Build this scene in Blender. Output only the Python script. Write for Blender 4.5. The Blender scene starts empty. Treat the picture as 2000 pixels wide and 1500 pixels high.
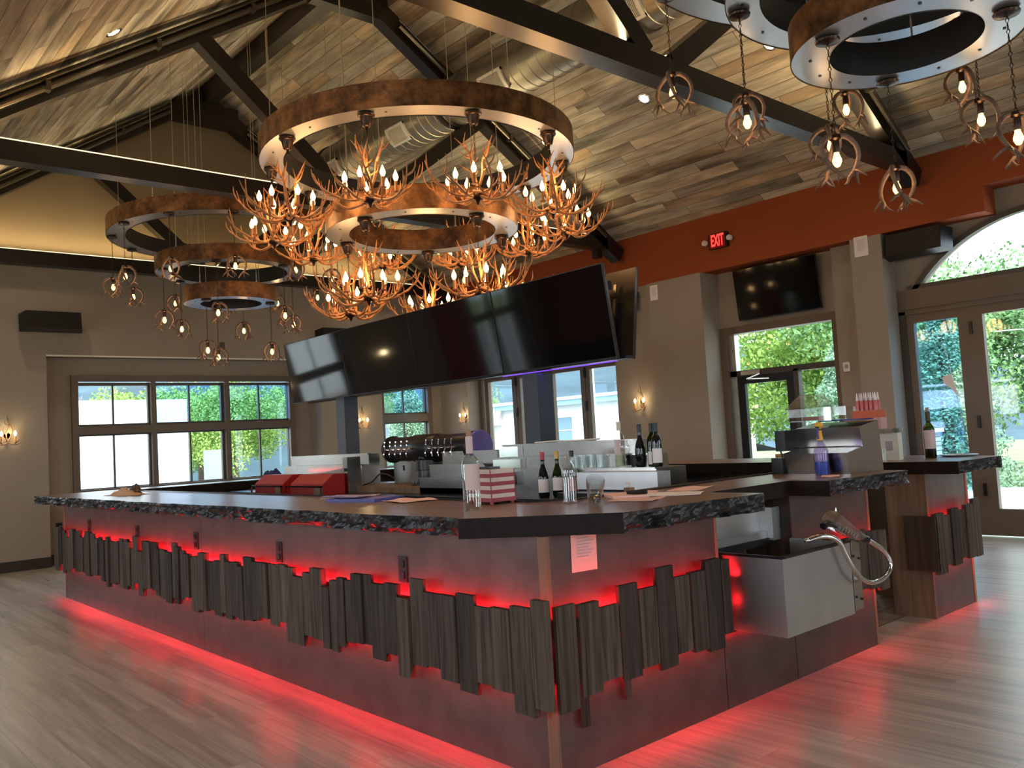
import bpy, math, random
from mathutils import Vector, Matrix
random.seed(7)
C = bpy.context.scene.collection
SC = bpy.context.scene
PI = math.pi

# ------------------------------------------------------------------ camera
cam_d = bpy.data.cameras.new('camera'); cam = bpy.data.objects.new('camera', cam_d); C.objects.link(cam)
R_ = Vector((0.75038716, -0.65850025, -0.05741552)); U_ = Vector((0.00251447, -0.08401744, 0.99646111)); F_ = Vector((0.66099379, 0.74787599, 0.06138983))
m = Matrix((( R_.x, U_.x, -F_.x), (R_.y, U_.y, -F_.y), (R_.z, U_.z, -F_.z))).to_4x4()
m.translation = Vector((-2.405, -2.588, 1.401)); cam.matrix_world = m
cam_d.sensor_width = 36; cam_d.lens = 36 * 1672.5 / 2000; cam_d.clip_start = 0.05; cam_d.clip_end = 400
SC.camera = cam
# ------------------------------------------------------------------ world, sun, exposure
W = bpy.data.worlds.new('sky'); SC.world = W; W.use_nodes = True
bg = W.node_tree.nodes['Background']; bg.inputs[0].default_value = (0.80, 0.90, 1.0, 1); bg.inputs[1].default_value = 5.4
sun_d = bpy.data.lights.new('sun', 'SUN'); sun = bpy.data.objects.new('sun', sun_d); C.objects.link(sun)
sun_d.energy = 8.0; sun_d.angle = math.radians(20); sun_d.color = (1, .96, .88); sun.rotation_euler = (math.radians(38), 0, math.radians(-35))
SC.view_settings.view_transform = 'Standard'; SC.view_settings.look = 'None'; SC.view_settings.gamma = 1; SC.view_settings.use_curve_mapping = False
SC.view_settings.exposure = 0.12
SC.cycles.max_bounces = 8; SC.cycles.diffuse_bounces = 4; SC.cycles.glossy_bounces = 4; SC.cycles.transparent_max_bounces = 16
SC.cycles.sample_clamp_indirect = 6.0; SC.cycles.caustics_reflective = False; SC.cycles.caustics_refractive = False

def light(kind, loc, power, color, size=.1, size_y=None, dirv=None, spot=None, blend=.5, spread=None, name='lamp', parent=None, xdir=None):
    d = bpy.data.lights.new(name, kind); d.energy = power; d.color = color
    if kind == 'AREA':
        d.size = size
        if size_y: d.shape = 'RECTANGLE'; d.size_y = size_y
        if spread: d.spread = spread
    else:
        d.shadow_soft_size = size
    if kind == 'SPOT': d.spot_size = spot; d.spot_blend = blend
    o = bpy.data.objects.new(name, d); C.objects.link(o); o.location = loc
    if dirv is not None:
        z = -Vector(dirv).normalized()
        x = Vector(xdir).normalized() if xdir else (Vector((0, 0, 1)).cross(z) if abs(z.z) < .99 else Vector((1, 0, 0)))
        x = (x - z * x.dot(z)).normalized(); y = z.cross(x)
        mm = Matrix(((x.x, y.x, z.x), (x.y, y.y, z.y), (x.z, y.z, z.z))).to_4x4(); mm.translation = Vector(loc); o.matrix_world = mm
    if parent is not None: o.parent = parent; 
    return o
DAY = (.86, .93, 1.0); WARM = (1, .62, .28); SOFT = (1, .78, .55); YEL = (1, .78, .42)
# area lamps added behind unseen window frames to brighten the room like daylight
for loc, pw, sx, sy, dv in [((-6.38, -4.0, 1.9), 70, 2.6, 2.2, (1, 0, 0)), ((-6.38, 1.5, 1.9), 70, 2.6, 2.2, (1, 0, 0)), ((-6.38, 6.5, 1.9), 70, 2.6, 2.2, (1, 0, 0)),
                            ((-1.5, -7.38, 1.9), 60, 3.0, 2.2, (0, 1, 0)), ((4.0, -7.38, 1.9), 75, 3.0, 2.2, (0, 1, 0))]:
    light('AREA', loc, pw, DAY, sx, sy, dv, name='window_daylight')

# ------------------------------------------------------------------ materials
def nt(name):
    m = bpy.data.materials.new(name); m.use_nodes = True; t = m.node_tree
    return m, t, t.nodes['Principled BSDF']
def mat(name, col, rough=.5, metal=0, spec=.5, noise=0, nscale=8, bump=0, bscale=40, stretch=None, coat=0, emit=None, estr=0, alpha=1, trans=0, ior=1.45):
    m, t, b = nt(name)
    b.inputs['Base Color'].default_value = (*col, 1); b.inputs['Roughness'].default_value = rough; b.inputs['Metallic'].default_value = metal
    b.inputs['Specular IOR Level'].default_value = spec; b.inputs['Coat Weight'].default_value = coat; b.inputs['IOR'].default_value = ior
    if trans: b.inputs['Transmission Weight'].default_value = trans
    if emit: b.inputs['Emission Color'].default_value = (*emit, 1); b.inputs['Emission Strength'].default_value = estr
    if noise or bump:
        tc = t.nodes.new('ShaderNodeTexCoord'); mp = t.nodes.new('ShaderNodeMapping'); t.links.new(tc.outputs['Object'], mp.inputs[0])
        if stretch: mp.inputs['Scale'].default_value = stretch
    if noise:
        n = t.nodes.new('ShaderNodeTexNoise'); n.inputs['Scale'].default_value = nscale; n.inputs['Detail'].default_value = 6; t.links.new(mp.outputs[0], n.inputs['Vector'])
        r = t.nodes.new('ShaderNodeMapRange'); r.inputs[1].default_value = .3; r.inputs[2].default_value = .7; r.inputs[3].default_value = 1 - noise; r.inputs[4].default_value = 1 + noise
        t.links.new(n.outputs[0], r.inputs[0])
        x = t.nodes.new('ShaderNodeVectorMath'); x.operation = 'SCALE'; x.inputs[0].default_value = col; t.links.new(r.outputs[0], x.inputs['Scale']); t.links.new(x.outputs[0], b.inputs['Base Color'])
    if bump:
        n2 = t.nodes.new('ShaderNodeTexNoise'); n2.inputs['Scale'].default_value = bscale; n2.inputs['Detail'].default_value = 8; t.links.new(mp.outputs[0], n2.inputs['Vector'])
        bp = t.nodes.new('ShaderNodeBump'); bp.inputs['Strength'].default_value = bump; bp.inputs['Distance'].default_value = .01; t.links.new(n2.outputs[0], bp.inputs['Height']); t.links.new(bp.outputs[0], b.inputs['Normal'])
    return m
def ramp(t, stops):
    r = t.nodes.new('ShaderNodeValToRGB'); e = r.color_ramp.elements
    while len(e) < len(stops): e.new(.5)
    for el, (p, c) in zip(e, stops): el.position = p; el.color = (*c, 1)
    return r
def planks(name, sx, sy, uv, stops, bw, bh, rough, grain=.5, mortar=.004, bumps=.3, knots=.5, spec=.5, rr=None, seam=.3):
    """planks: uv = axes (along, across) with scale factors of the object coordinate"""
    m, t, b = nt(name); L = t.links.new
    tc = t.nodes.new('ShaderNodeTexCoord'); sp = t.nodes.new('ShaderNodeSeparateXYZ'); L(tc.outputs['Object'], sp.inputs[0])
    cb = t.nodes.new('ShaderNodeCombineXYZ')
    for k, (ax, sc) in enumerate(uv):
        mu = t.nodes.new('ShaderNodeMath'); mu.operation = 'MULTIPLY'; mu.inputs[1].default_value = sc; L(sp.outputs['XYZ'.index(ax)], mu.inputs[0]); L(mu.outputs[0], cb.inputs[k])
    br = t.nodes.new('ShaderNodeTexBrick'); L(cb.outputs[0], br.inputs['Vector'])
    br.inputs['Color1'].default_value = (0, 0, 0, 1); br.inputs['Color2'].default_value = (1, 1, 1, 1); br.inputs['Mortar'].default_value = (.5, .5, .5, 1)
    br.inputs['Scale'].default_value = 1; br.inputs['Mortar Size'].default_value = mortar; br.inputs['Mortar Smooth'].default_value = .1; br.inputs['Bias'].default_value = 0
    br.inputs['Brick Width'].default_value = bw; br.inputs['Row Height'].default_value = bh; br.offset = .37; br.squash = 1.4; br.squash_frequency = 3
    rp = ramp(t, stops); L(br.outputs['Color'], rp.inputs[0])
    mp = t.nodes.new('ShaderNodeMapping'); L(cb.outputs[0], mp.inputs[0]); mp.inputs['Scale'].default_value = (sx, sy, 1)
    # offset grain per plank
    ad = t.nodes.new('ShaderNodeVectorMath'); ad.operation = 'MULTIPLY_ADD'; L(br.outputs['Color'], ad.inputs[0]); ad.inputs[1].default_value = (37, 11, 5); L(mp.outputs[0], ad.inputs[2])
    n = t.nodes.new('ShaderNodeTexNoise'); n.inputs['Scale'].default_value = 1; n.inputs['Detail'].default_value = 9; n.inputs['Roughness'].default_value = .65; n.inputs['Distortion'].default_value = .6; L(ad.outputs[0], n.inputs['Vector'])
    mr = t.nodes.new('ShaderNodeMapRange'); mr.inputs[1].default_value = .3; mr.inputs[2].default_value = .72; mr.inputs[3].default_value = 1 - grain; mr.inputs[4].default_value = 1 + grain; L(n.outputs[0], mr.inputs[0])
    n3 = t.nodes.new('ShaderNodeTexNoise'); n3.inputs['Scale'].default_value = .35; n3.inputs['Detail'].default_value = 5; L(ad.outputs[0], n3.inputs['Vector'])
    m3 = t.nodes.new('ShaderNodeMapRange'); m3.inputs[1].default_value = .36; m3.inputs[2].default_value = .52; m3.inputs[3].default_value = 1 - knots; m3.inputs[4].default_value = 1.08; L(n3.outputs[0], m3.inputs[0])
    mm = t.nodes.new('ShaderNodeMath'); mm.operation = 'MULTIPLY'; L(mr.outputs[0], mm.inputs[0]); L(m3.outputs[0], mm.inputs[1])
    fm = t.nodes.new('ShaderNodeMapRange'); fm.inputs[3].default_value = 1; fm.inputs[4].default_value = seam; L(br.outputs['Fac'], fm.inputs[0])
    m4 = t.nodes.new('ShaderNodeMath'); m4.operation = 'MULTIPLY'; L(mm.outputs[0], m4.inputs[0]); L(fm.outputs[0], m4.inputs[1])
    sc = t.nodes.new('ShaderNodeVectorMath'); sc.operation = 'SCALE'; L(rp.outputs[0], sc.inputs[0]); L(m4.outputs[0], sc.inputs['Scale']); L(sc.outputs[0], b.inputs['Base Color'])
    b.inputs['Roughness'].default_value = rough; b.inputs['Specular IOR Level'].default_value = spec
    if rr: b.inputs['Coat Weight'].default_value = .25; b.inputs['Coat Roughness'].default_value = .26
    if rr:
        r2 = t.nodes.new('ShaderNodeMapRange'); r2.inputs[1].default_value = .3; r2.inputs[2].default_value = .7; r2.inputs[3].default_value = rr[0]; r2.inputs[4].default_value = rr[1]; L(n.outputs[0], r2.inputs[0]); L(r2.outputs[0], b.inputs['Roughness'])
    bp = t.nodes.new('ShaderNodeBump'); bp.inputs['Strength'].default_value = bumps; bp.inputs['Distance'].default_value = .004; L(m4.outputs[0], bp.inputs['Height']); L(bp.outputs[0], b.inputs['Normal'])
    return m
CEIL_ST = [(0, (.14, .085, .045)), (.14, (.38, .33, .25)), (.35, (.29, .24, .18)), (.5, (.45, .39, .30)), (.65, (.34, .31, .26)), (.8, (.38, .27, .17)), (1, (.52, .46, .36))]
M_ceil = planks('reclaimed_wood_ceiling', 1.5, 11, (('Y', 1), ('X', 1.19)), CEIL_ST, 1.7, .165, .75, .42, .004, .4, .62, .2)
M_floor = planks('vinyl_plank_floor', 1.3, 30, (('Y', 1), ('X', 1)), [(0, (.31, .265, .23)), (.35, (.36, .315, .28)), (.6, (.33, .29, .255)), (1, (.39, .345, .305))], 1.25, .18, .36, .34, .002, .12, .2, .5, rr=(.27, .42), seam=.72)
def grainwood(name, c1, c2, axis, rough=.7, scl=1, spec=.3, coat=0, rnd=True):
    m, t, b = nt(name); L = t.links.new
    tc = t.nodes.new('ShaderNodeTexCoord'); mp = t.nodes.new('ShaderNodeMapping'); L(tc.outputs['Object'], mp.inputs[0])
    s = [38 * scl] * 3; s['XYZ'.index(axis)] = 2.2 * scl; mp.inputs['Scale'].default_value = s
    v = mp.outputs[0]
    if rnd:
        oi = t.nodes.new('ShaderNodeObjectInfo'); ad = t.nodes.new('ShaderNodeVectorMath'); ad.operation = 'MULTIPLY_ADD'
        cbx = t.nodes.new('ShaderNodeCombineXYZ')
        for k in range(3): L(oi.outputs['Random'], cbx.inputs[k])
        L(cbx.outputs[0], ad.inputs[0]); ad.inputs[1].default_value = (50, 50, 50); L(mp.outputs[0], ad.inputs[2]); v = ad.outputs[0]
    n = t.nodes.new('ShaderNodeTexNoise'); n.inputs['Scale'].default_value = 1; n.inputs['Detail'].default_value = 8; n.inputs['Distortion'].default_value = .8; L(v, n.inputs['Vector'])
    r = ramp(t, [(.3, c1), (.68, c2)]); L(n.outputs[0], r.inputs[0])
    if rnd:
        mr = t.nodes.new('ShaderNodeMapRange'); mr.inputs[3].default_value = .55; mr.inputs[4].default_value = 1.35; L(oi.outputs['Random'], mr.inputs[0])
        sc = t.nodes.new('ShaderNodeVectorMath'); sc.operation = 'SCALE'; L(r.outputs[0], sc.inputs[0]); L(mr.outputs[0], sc.inputs['Scale']); L(sc.outputs[0], b.inputs['Base Color'])
    else: L(r.outputs[0], b.inputs['Base Color'])
    b.inputs['Roughness'].default_value = rough; b.inputs['Specular IOR Level'].default_value = spec; b.inputs['Coat Weight'].default_value = coat; b.inputs['Coat Roughness'].default_value = .2
    bp = t.nodes.new('ShaderNodeBump'); bp.inputs['Strength'].default_value = .35; bp.inputs['Distance'].default_value = .004; L(n.outputs[0], bp.inputs['Height']); L(bp.outputs[0], b.inputs['Normal'])
    return m
M_plank = grainwood('weathered_plank', (.022, .014, .009), (.10, .068, .048), 'Z')
M_top = grainwood('bar_top_wood', (.12, .062, .034), (.20, .108, .06), 'Y', .3, .5, .5, .15, False)
M_top.node_tree.nodes['Bump'].inputs['Strength'].default_value = .05
M_topx = grainwood('bar_top_wood_cross', (.075, .045, .028), (.14, .085, .05), 'X', .28, .5, .5, .4, False)
M_darkwood = grainwood('dark_stained_wood', (.03, .018, .012), (.07, .042, .028), 'Z', .45, .6, .4, 0, False)
M_ply = grainwood('brown_ply_side', (.12, .075, .045), (.22, .145, .09), 'Z', .6, .5, .3, 0, False)
M_bark = mat('live_edge_bark', (.009, .009, .011), .28, 0, .7, .6, 22, .8, 60)
M_edge = mat('black_worktop_edge', (.012, .007, .005), .6, 0, .2, .3, 20)
M_rail = mat('black_drip_rail', (.012, .012, .014), .25)
M_slate = mat('mottled_metallic_laminate', (.088, .072, .064), .36, .45, .5, .22, 6, .08, 25)
M_edgewood = mat('light_edge_band', (.30, .19, .11), .5)
M_taupe = mat('taupe_wall_paint', (.30, .245, .195), .8, 0, .3, .03, 3, .03, 120)
M_brown = mat('dark_gable_paint', (.20, .145, .085), .8, 0, .3, .03, 3)
M_orange = mat('burnt_orange_paint', (.30, .065, .018), .75, 0, .3, .03, 3, .03, 120)
M_red = mat('red_back_wall_paint', (.28, .03, .03), .7)
M_base = mat('dark_brown_baseboard', (.035, .024, .018), .5)
M_trim = mat('taupe_brown_window_trim', (.13, .095, .07), .45)
M_sash = mat('dark_bronze_sash', (.06, .05, .042), .4)
M_steelb = mat('dark_truss_steel', (.013, .009, .007), .30, 0, .6, .15, 3)
M_pipe = mat('black_sprinkler_pipe', (.10, .085, .06), .25, .7)
M_postm = mat('blue_grey_post', (.05, .06, .075), .35, .2)
M_duct = mat('spiral_duct_galvanised', (.30, .27, .21), .34, .85, .5, .12, 2)
M_ductseam = mat('duct_seam', (.07, .06, .045), .5, .6)
M_grille = mat('pale_grille', (.62, .57, .50), .4, .2)
M_black = mat('black_plastic', (.008, .008, .009), .35)
M_screen = mat('television_glass', (.004, .004, .004), .06, 0, .5)
M_tvback = mat('gloss_brown_black_back', (.05, .038, .022), .18, .2)
M_ss = mat('brushed_stainless', (.50, .485, .46), .22, 1, .5, .08, 3, .04, 60, (1, 40, 40))
M_ssd = mat('dull_stainless', (.55, .55, .54), .38, 1, .5, .1, 4)
M_chrome = mat('chrome', (.75, .74, .74), .12, 1)
M_silver = mat('silver_cable', (.55, .5, .42), .35, .8)
M_copper = None
def copper():
    m, t, b = nt('mottled_copper_patina'); L = t.links.new
    tc = t.nodes.new('ShaderNodeTexCoord'); n = t.nodes.new('ShaderNodeTexNoise'); n.inputs['Scale'].default_value = 5; n.inputs['Detail'].default_value = 9; n.inputs['Roughness'].default_value = .7; L(tc.outputs['Object'], n.inputs['Vector'])
    r = ramp(t, [(.36, (.045, .022, .010)), (.47, (.13, .058, .022)), (.56, (.24, .105, .038)), (.72, (.36, .18, .07))]); L(n.outputs[0], r.inputs[0]); L(r.outputs[0], b.inputs['Base Color'])
    b.inputs['Metallic'].default_value = .55; b.inputs['Roughness'].default_value = .42
    return m
M_copper = copper()
M_ringunder = mat('satin_aluminium_underside', (.42, .42, .43), .32, .75, .5, .04, 4)
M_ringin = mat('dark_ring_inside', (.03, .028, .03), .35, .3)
M_antler = mat('antler', (.44, .19, .075), .5, 0, .4, .35, 22)
M_antlerp = mat('pale_antler', (.17, .10, .07), .5, 0, .4, .4, 22)
M_iron = mat('bronze_canopy', (.05, .028, .018), .3, .7)
M_candle = mat('candle_sleeve', (.36, .14, .05), .5)
M_exit = mat('exit_letters', (.8, .02, .02), .5, emit=(1, .04, .035), estr=2.2)
M_redlamp = mat('red_led', (1, .05, .03), .5, emit=(1, .012, .015), estr=9)
M_yel = mat('yellow_led', (1, .5, .1), .5, emit=(1, .35, .03), estr=4)
M_purple = mat('purple_led', (.3, .1, 1), .5, emit=(.16, .03, .8), estr=1.1)
def emis(name, col, s, sample=False):
    m = bpy.data.materials.new(name); m.use_nodes = True; t = m.node_tree; t.nodes.clear()
    e = t.nodes.new('ShaderNodeEmission'); e.inputs[0].default_value = (*col, 1); e.inputs[1].default_value = s
    o = t.nodes.new('ShaderNodeOutputMaterial'); t.links.new(e.outputs[0], o.inputs[0])
    if not sample: m.cycles.emission_sampling = 'NONE'
    return m
M_bulb = emis('flame_bulb', (1, .60, .22), 7)
M_bulbe = emis('edison_bulb', (1, .50, .14), 6)
M_bulbs = emis('sconce_bulb', (1, .78, .35), 6)
M_can = emis('recessed_lamp', (1, .80, .52), 4)
def glassy(name, tint, refl=1.0, gl_rough=.02, ex=4.5, base=.04):
    m = bpy.data.materials.new(name); m.use_nodes = True; t = m.node_tree; t.nodes.clear(); L = t.links.new
    tr = t.nodes.new('ShaderNodeBsdfTransparent'); tr.inputs[0].default_value = (*tint, 1)
    g = t.nodes.new('ShaderNodeBsdfGlossy'); g.inputs['Roughness'].default_value = gl_rough; g.inputs[0].default_value = (refl, refl, refl, 1)
    lw = t.nodes.new('ShaderNodeLayerWeight'); lw.inputs[0].default_value = .5; pw = t.nodes.new('ShaderNodeMath'); pw.operation = 'POWER'; pw.inputs[1].default_value = ex; L(lw.outputs['Facing'], pw.inputs[0])
    fr = t.nodes.new('ShaderNodeMath'); fr.operation = 'MULTIPLY_ADD'; fr.inputs[1].default_value = .9; fr.inputs[2].default_value = base; L(pw.outputs[0], fr.inputs[0])
    mx = t.nodes.new('ShaderNodeMixShader'); L(fr.outputs[0], mx.inputs[0]); L(tr.outputs[0], mx.inputs[1]); L(g.outputs[0], mx.inputs[2])
    o = t.nodes.new('ShaderNodeOutputMaterial'); L(mx.outputs[0], o.inputs[0]); return m
M_pane = glassy('window_glass', (.93, .97, .97), .6)
M_film = glassy('blue_filmed_glass', (.60, .78, .96), .6)
M_clear = glassy('clear_glass', (.90, .92, .91), 1, .03, 2.2, .07)
M_bottleg = glassy('green_bottle_glass', (.16, .22, .05), .8, .05, 3, .05)
M_bottlec = glassy('clear_bottle_glass', (.86, .91, .87), 1, .03, 2.4, .08)
M_blackbot = mat('black_wine_glass', (.008, .010, .008), .08, 0, .6)
M_white = mat('white_paper', (.75, .68, .66), .7)
M_ink = mat('grey_ink', (.35, .30, .32), .8)
M_blue = mat('blue_folder', (.08, .08, .28), .5)
M_amber = mat('amber_plastic', (.75, .38, .04), .4)
M_cardb = mat('cardboard', (.45, .26, .13), .8)
M_cream = mat('cream_box', (.62, .58, .48), .7)
M_pinkp = mat('pink_paper', (.70, .42, .36), .8)
M_flagr = mat('faded_red_stripe', (.32, .05, .06), .6)
M_flagw = mat('cream_stripe', (.62, .50, .42), .6)
M_redplas = mat('red_sauce', (.5, .06, .03), .4)
M_fab = mat('navy_cloth', (.02, .03, .13), .9)
M_tan = mat('tan_rag', (.45, .28, .18), .9)
M_purpled = mat('purple_disc', (.16, .12, .32), .5)
M_tile = planks('quarry_tile_floor', 3, 3, (('X', 1), ('Y', 1)), [(0, (.20, .13, .09)), (1, (.27, .18, .12))], .2, .2, .5, .1, .008, .3, .1)

# ------------------------------------------------------------------ mesh builder
class MB:
    def __init__(s): s.v = []; s.f = []; s.mi = []; s.mats = []
    def m(s, mt):
        if mt not in s.mats: s.mats.append(mt)
        return s.mats.index(mt)
    def add(s, vs, fs, mt=None):
        o = len(s.v); s.v += [tuple(v) for v in vs]; k = s.m(mt) if mt else 0
        for f in fs: s.f.append(tuple(i + o for i in f)); s.mi.append(k)
        return s
    def box(s, a, b, mt=None):
        x0, y0, z0 = (min(a[i], b[i]) for i in range(3)); x1, y1, z1 = (max(a[i], b[i]) for i in range(3))
        return s.add([(x0, y0, z0), (x1, y0, z0), (x1, y1, z0), (x0, y1, z0), (x0, y0, z1), (x1, y0, z1), (x1, y1, z1), (x0, y1, z1)],
                     [(0, 3, 2, 1), (4, 5, 6, 7), (0, 1, 5, 4), (1, 2, 6, 5), (2, 3, 7, 6), (3, 0, 4, 7)], mt)
    def beam(s, p, q, w, h, up=(0, 0, 1), mt=None):
        p = Vector(p); q = Vector(q); d = (q - p).normalized(); u = Vector(up); r = d.cross(u).normalized(); u = r.cross(d).normalized()
        vs = [e + r * a * w / 2 + u * b * h / 2 for e in (p, q) for a, b in ((-1, -1), (1, -1), (1, 1), (-1, 1))]
        return s.add(vs, [(3, 2, 1, 0), (4, 5, 6, 7), (0, 1, 5, 4), (1, 2, 6, 5), (2, 3, 7, 6), (3, 0, 4, 7)], mt)
    def prism(s, poly, z0, z1, mt=None, axis='z'):
        n = len(poly)
        def P(a, b, c): return (a, b, c) if axis == 'z' else ((c, a, b) if axis == 'x' else (a, c, b))
        vs = [P(a, b, z0) for a, b in poly] + [P(a, b, z1) for a, b in poly]
        return s.add(vs, [tuple(range(n - 1, -1, -1)), tuple(range(n, 2 * n))] + [(i, (i + 1) % n, n + (i + 1) % n, n + i) for i in range(n)], mt)
    def lathe(s, prof, seg=20, org=(0, 0, 0), mt=None, axis='z', cap=True):
        vs = []; fs = []; n = len(prof)
        for r, z in prof:
            for k in range(seg):
                a = 2 * PI * k / seg; c, d = r * math.cos(a), r * math.sin(a)
                p = (c, d, z) if axis == 'z' else ((z, c, d) if axis == 'x' else (d, z, c))
                vs.append((p[0] + org[0], p[1] + org[1], p[2] + org[2]))
        for i in range(n - 1):
            for k in range(seg): fs.append((i * seg + k, i * seg + (k + 1) % seg, (i + 1) * seg + (k + 1) % seg, (i + 1) * seg + k))
        if cap:
            if prof[0][0] > 1e-5: fs.append(tuple(range(seg - 1, -1, -1)))
            if prof[-1][0] > 1e-5: fs.append(tuple((n - 1) * seg + k for k in range(seg)))
        return s.add(vs, fs, mt)
    def tube(s, pts, rad, seg=6, mt=None, sub=3):
        P = [Vector(p) for p in pts]
        rad = rad if isinstance(rad, (list, tuple)) else [rad] * len(P)
        if sub > 1 and len(P) > 2:
            Q = []; Rr = []
            for i in range(len(P) - 1):
                p0 = P[max(i - 1, 0)]; p1 = P[i]; p2 = P[i + 1]; p3 = P[min(i + 2, len(P) - 1)]
                for k in range(sub):
                    u = k / sub; Q.append(.5 * ((2 * p1) + (-p0 + p2) * u + (2 * p0 - 5 * p1 + 4 * p2 - p3) * u * u + (-p0 + 3 * p1 - 3 * p2 + p3) * u ** 3)); Rr.append(rad[i] * (1 - u) + rad[i + 1] * u)
            Q.append(P[-1]); Rr.append(rad[-1]); P, rad = Q, Rr
        vs = []; fs = []; n = len(P); r = None
        for i in range(n):
            d = (P[min(i + 1, n - 1)] - P[max(i - 1, 0)]).normalized()
            if r is None: r = d.orthogonal().normalized()
            else: r = (r - d * r.dot(d)); r = r.normalized() if r.length > 1e-6 else d.orthogonal().normalized()
            u = d.cross(r)
            for k in range(seg):
                a = 2 * PI * k / seg; vs.append(P[i] + (r * math.cos(a) + u * math.sin(a)) * rad[i])
        for i in range(n - 1):
            for k in range(seg): fs.append((i * seg + k, i * seg + (k + 1) % seg, (i + 1) * seg + (k + 1) % seg, (i + 1) * seg + k))
        fs.append(tuple(range(seg - 1, -1, -1))); fs.append(tuple((n - 1) * seg + k for k in range(seg)))
        return s.add(vs, fs, mt)
    def build(s, name, mt=None, parent=None, smooth=False, loc=None, **props):
        me = bpy.data.meshes.new(name); me.from_pydata(s.v, [], s.f)
        if s.mats:
            for x in s.mats: me.materials.append(x)
            me.polygons.foreach_set('material_index', s.mi)
        elif mt: me.materials.append(mt)
        if smooth: me.polygons.foreach_set('use_smooth', [True] * len(me.polygons))
        me.update()
        o = bpy.data.objects.new(name, me); C.objects.link(o)
        if loc: o.location = loc
        if parent is not None: o.parent = parent
        for k, v in props.items(): o[k] = v
        if smooth == 'auto':
            me.set_sharp_from_angle(angle=math.radians(40))
        return o
def thing(name, label, cat, loc=(0, 0, 0), rz=0, group=None):
    o = bpy.data.objects.new(name, None); C.objects.link(o); o.location = loc; o.rotation_euler = (0, 0, rz); o.empty_display_size = .1
    o['label'] = label; o['category'] = cat
    if group: o['group'] = group
    return o
def tag(o, label, cat, group=None):
    o['label'] = label; o['category'] = cat
    if group: o['group'] = group
    return o
def struct(o): o['kind'] = 'structure'; return o
def sub(o, off):  # geometry given in world coordinates, re-based under a parent standing at off
    return o
def dup(root, loc=None, rz=None, label=None):
    r = root.copy(); C.objects.link(r)
    if loc is not None: r.location = loc
    if rz is not None: r.rotation_euler = (0, 0, rz)
    if label: r['label'] = label
    for ch in list(root.children):
        c = ch.copy(); C.objects.link(c); c.parent = r
        for g in list(ch.children):
            d = g.copy(); C.objects.link(d); d.parent = c
    return r
def bx(a, b, mt=None): return MB().box(a, b, mt)

# ------------------------------------------------------------------ the setting
XF, XR, YF, YR = 7.45, 7.78, 10.4, 10.65
def roof(x): return 7.17 - .63 * (x - 2.87) if x > 2.87 else 7.17 - .66 * (2.87 - x)
struct(bx((-6.2, -7.2, -.2), (8.05, 11, 0)).build('floor', M_floor))
t = MB()
for x0, x1 in ((-1.75, 2.87), (2.87, 7.8)):
    z0, z1 = roof(x0), roof(x1)
    vs = [(x0, -7.2, z0), (x1, -7.2, z1), (x1, 11, z1), (x0, 11, z0)]; vs += [(x, y, z + .2) for x, y, z in vs]
    t.add(vs, [(0, 3, 2, 1), (4, 5, 6, 7), (0, 1, 5, 4), (1, 2, 6, 5), (2, 3, 7, 6), (3, 0, 4, 7)])
t.box((-6.2, -7.2, roof(-1.75)), (-1.75, 11, roof(-1.75) + .2))
struct(t.build('ceiling', M_ceil))
# wall_left: the gable end wall (y = YF)
g = MB()
def wy(x0, x1, z0, z1, y=YF, y1=10.9, mt=M_taupe): g.box((x0, y, z0), (x1, y1, z1), mt)
# openings: window_1 x .92..4.37 z .9..2.63 ; window_2 x 6.04..7.2 ; side window x -2.6..-1.0
wy(-6.2, -5.7, 0, 2.88); wy(-4.3, -1.35, 0, 2.88); wy(-5.7, -4.3, 0, .25); wy(-5.7, -4.3, 2.6, 2.88); g.box((-4.2, YF - .01, .14), (-3.3, YF, 2.88), M_red); wy(-.25, .57, 0, 2.88); wy(-1.35, -.25, 0, .9); wy(-1.35, -.25, 2.6, 2.88)
wy(.57, 4.66, 0, .9, YR); wy(.57, .93, .9, 2.88, YR); wy(4.36, 4.66, .9, 2.88, YR); wy(.93, 4.36, 2.63, 2.88, YR)
wy(4.66, 5.86, 0, 2.88, 10.25)
wy(5.86, 7.45, 0, .9, YR); wy(5.86, 6.04, .9, 2.88, YR); wy(7.2, 7.45, .9, 2.88, YR); wy(6.04, 7.2, 2.55, 2.88, YR)
g.box((-6.2, YF, 2.88), (7.9, 10.9, 4.12), M_taupe)
g.prism([(-1.75, 4.12), (7.9, 4.12), (7.9, roof(7.7)), (2.87, 7.17), (-1.75, 4.2)], YF, 10.9, M_brown, 'y')
g.box((-6.2, YF, 4.12), (-1.7, 10.9, 4.3), M_taupe)
struct(g.build('wall_left'))
struct(bx((.57, YF - .012, 2.872), (4.66, YF + .02, 2.892)).build('trim_1', mat('pale_corner_bead', (.75, .72, .62), .5)))  # pale strip painted where the wall's lower edge catches light
# wall_right: exit wall (x = XF front, XR recess)
g = MB()
def wx(y0, y1, z0, z1, x=XR, mt=M_taupe, x1=8.05): g.box((x, y0, z0), (x1, y1, z1), mt)
wx(9.82, 10.9, 0, 3.52, XF); wx(6.15, 9.82, 2.56, 3.52, XF); wx(6.15, 9.82, 0, .06); wx(5.35, 6.15, 0, 3.52, XF)
wx(4.44, 5.38, 0, 3.52, XF - .06); wx(2.26, 2.66, 0, 3.52, XR - .12); wx(1.92, 2.30, 0, 3.52, XF)
wx(2.66, 4.44, 2.74, 3.52)
wx(-7.2, -1.25, 0, 3.52, XF)
g.box((XF, .78, 3.52), (8.05, 10.9, 4.45), M_orange); g.box((XF, -7.2, 3.80), (8.05, .78, 4.45), M_orange)
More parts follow.
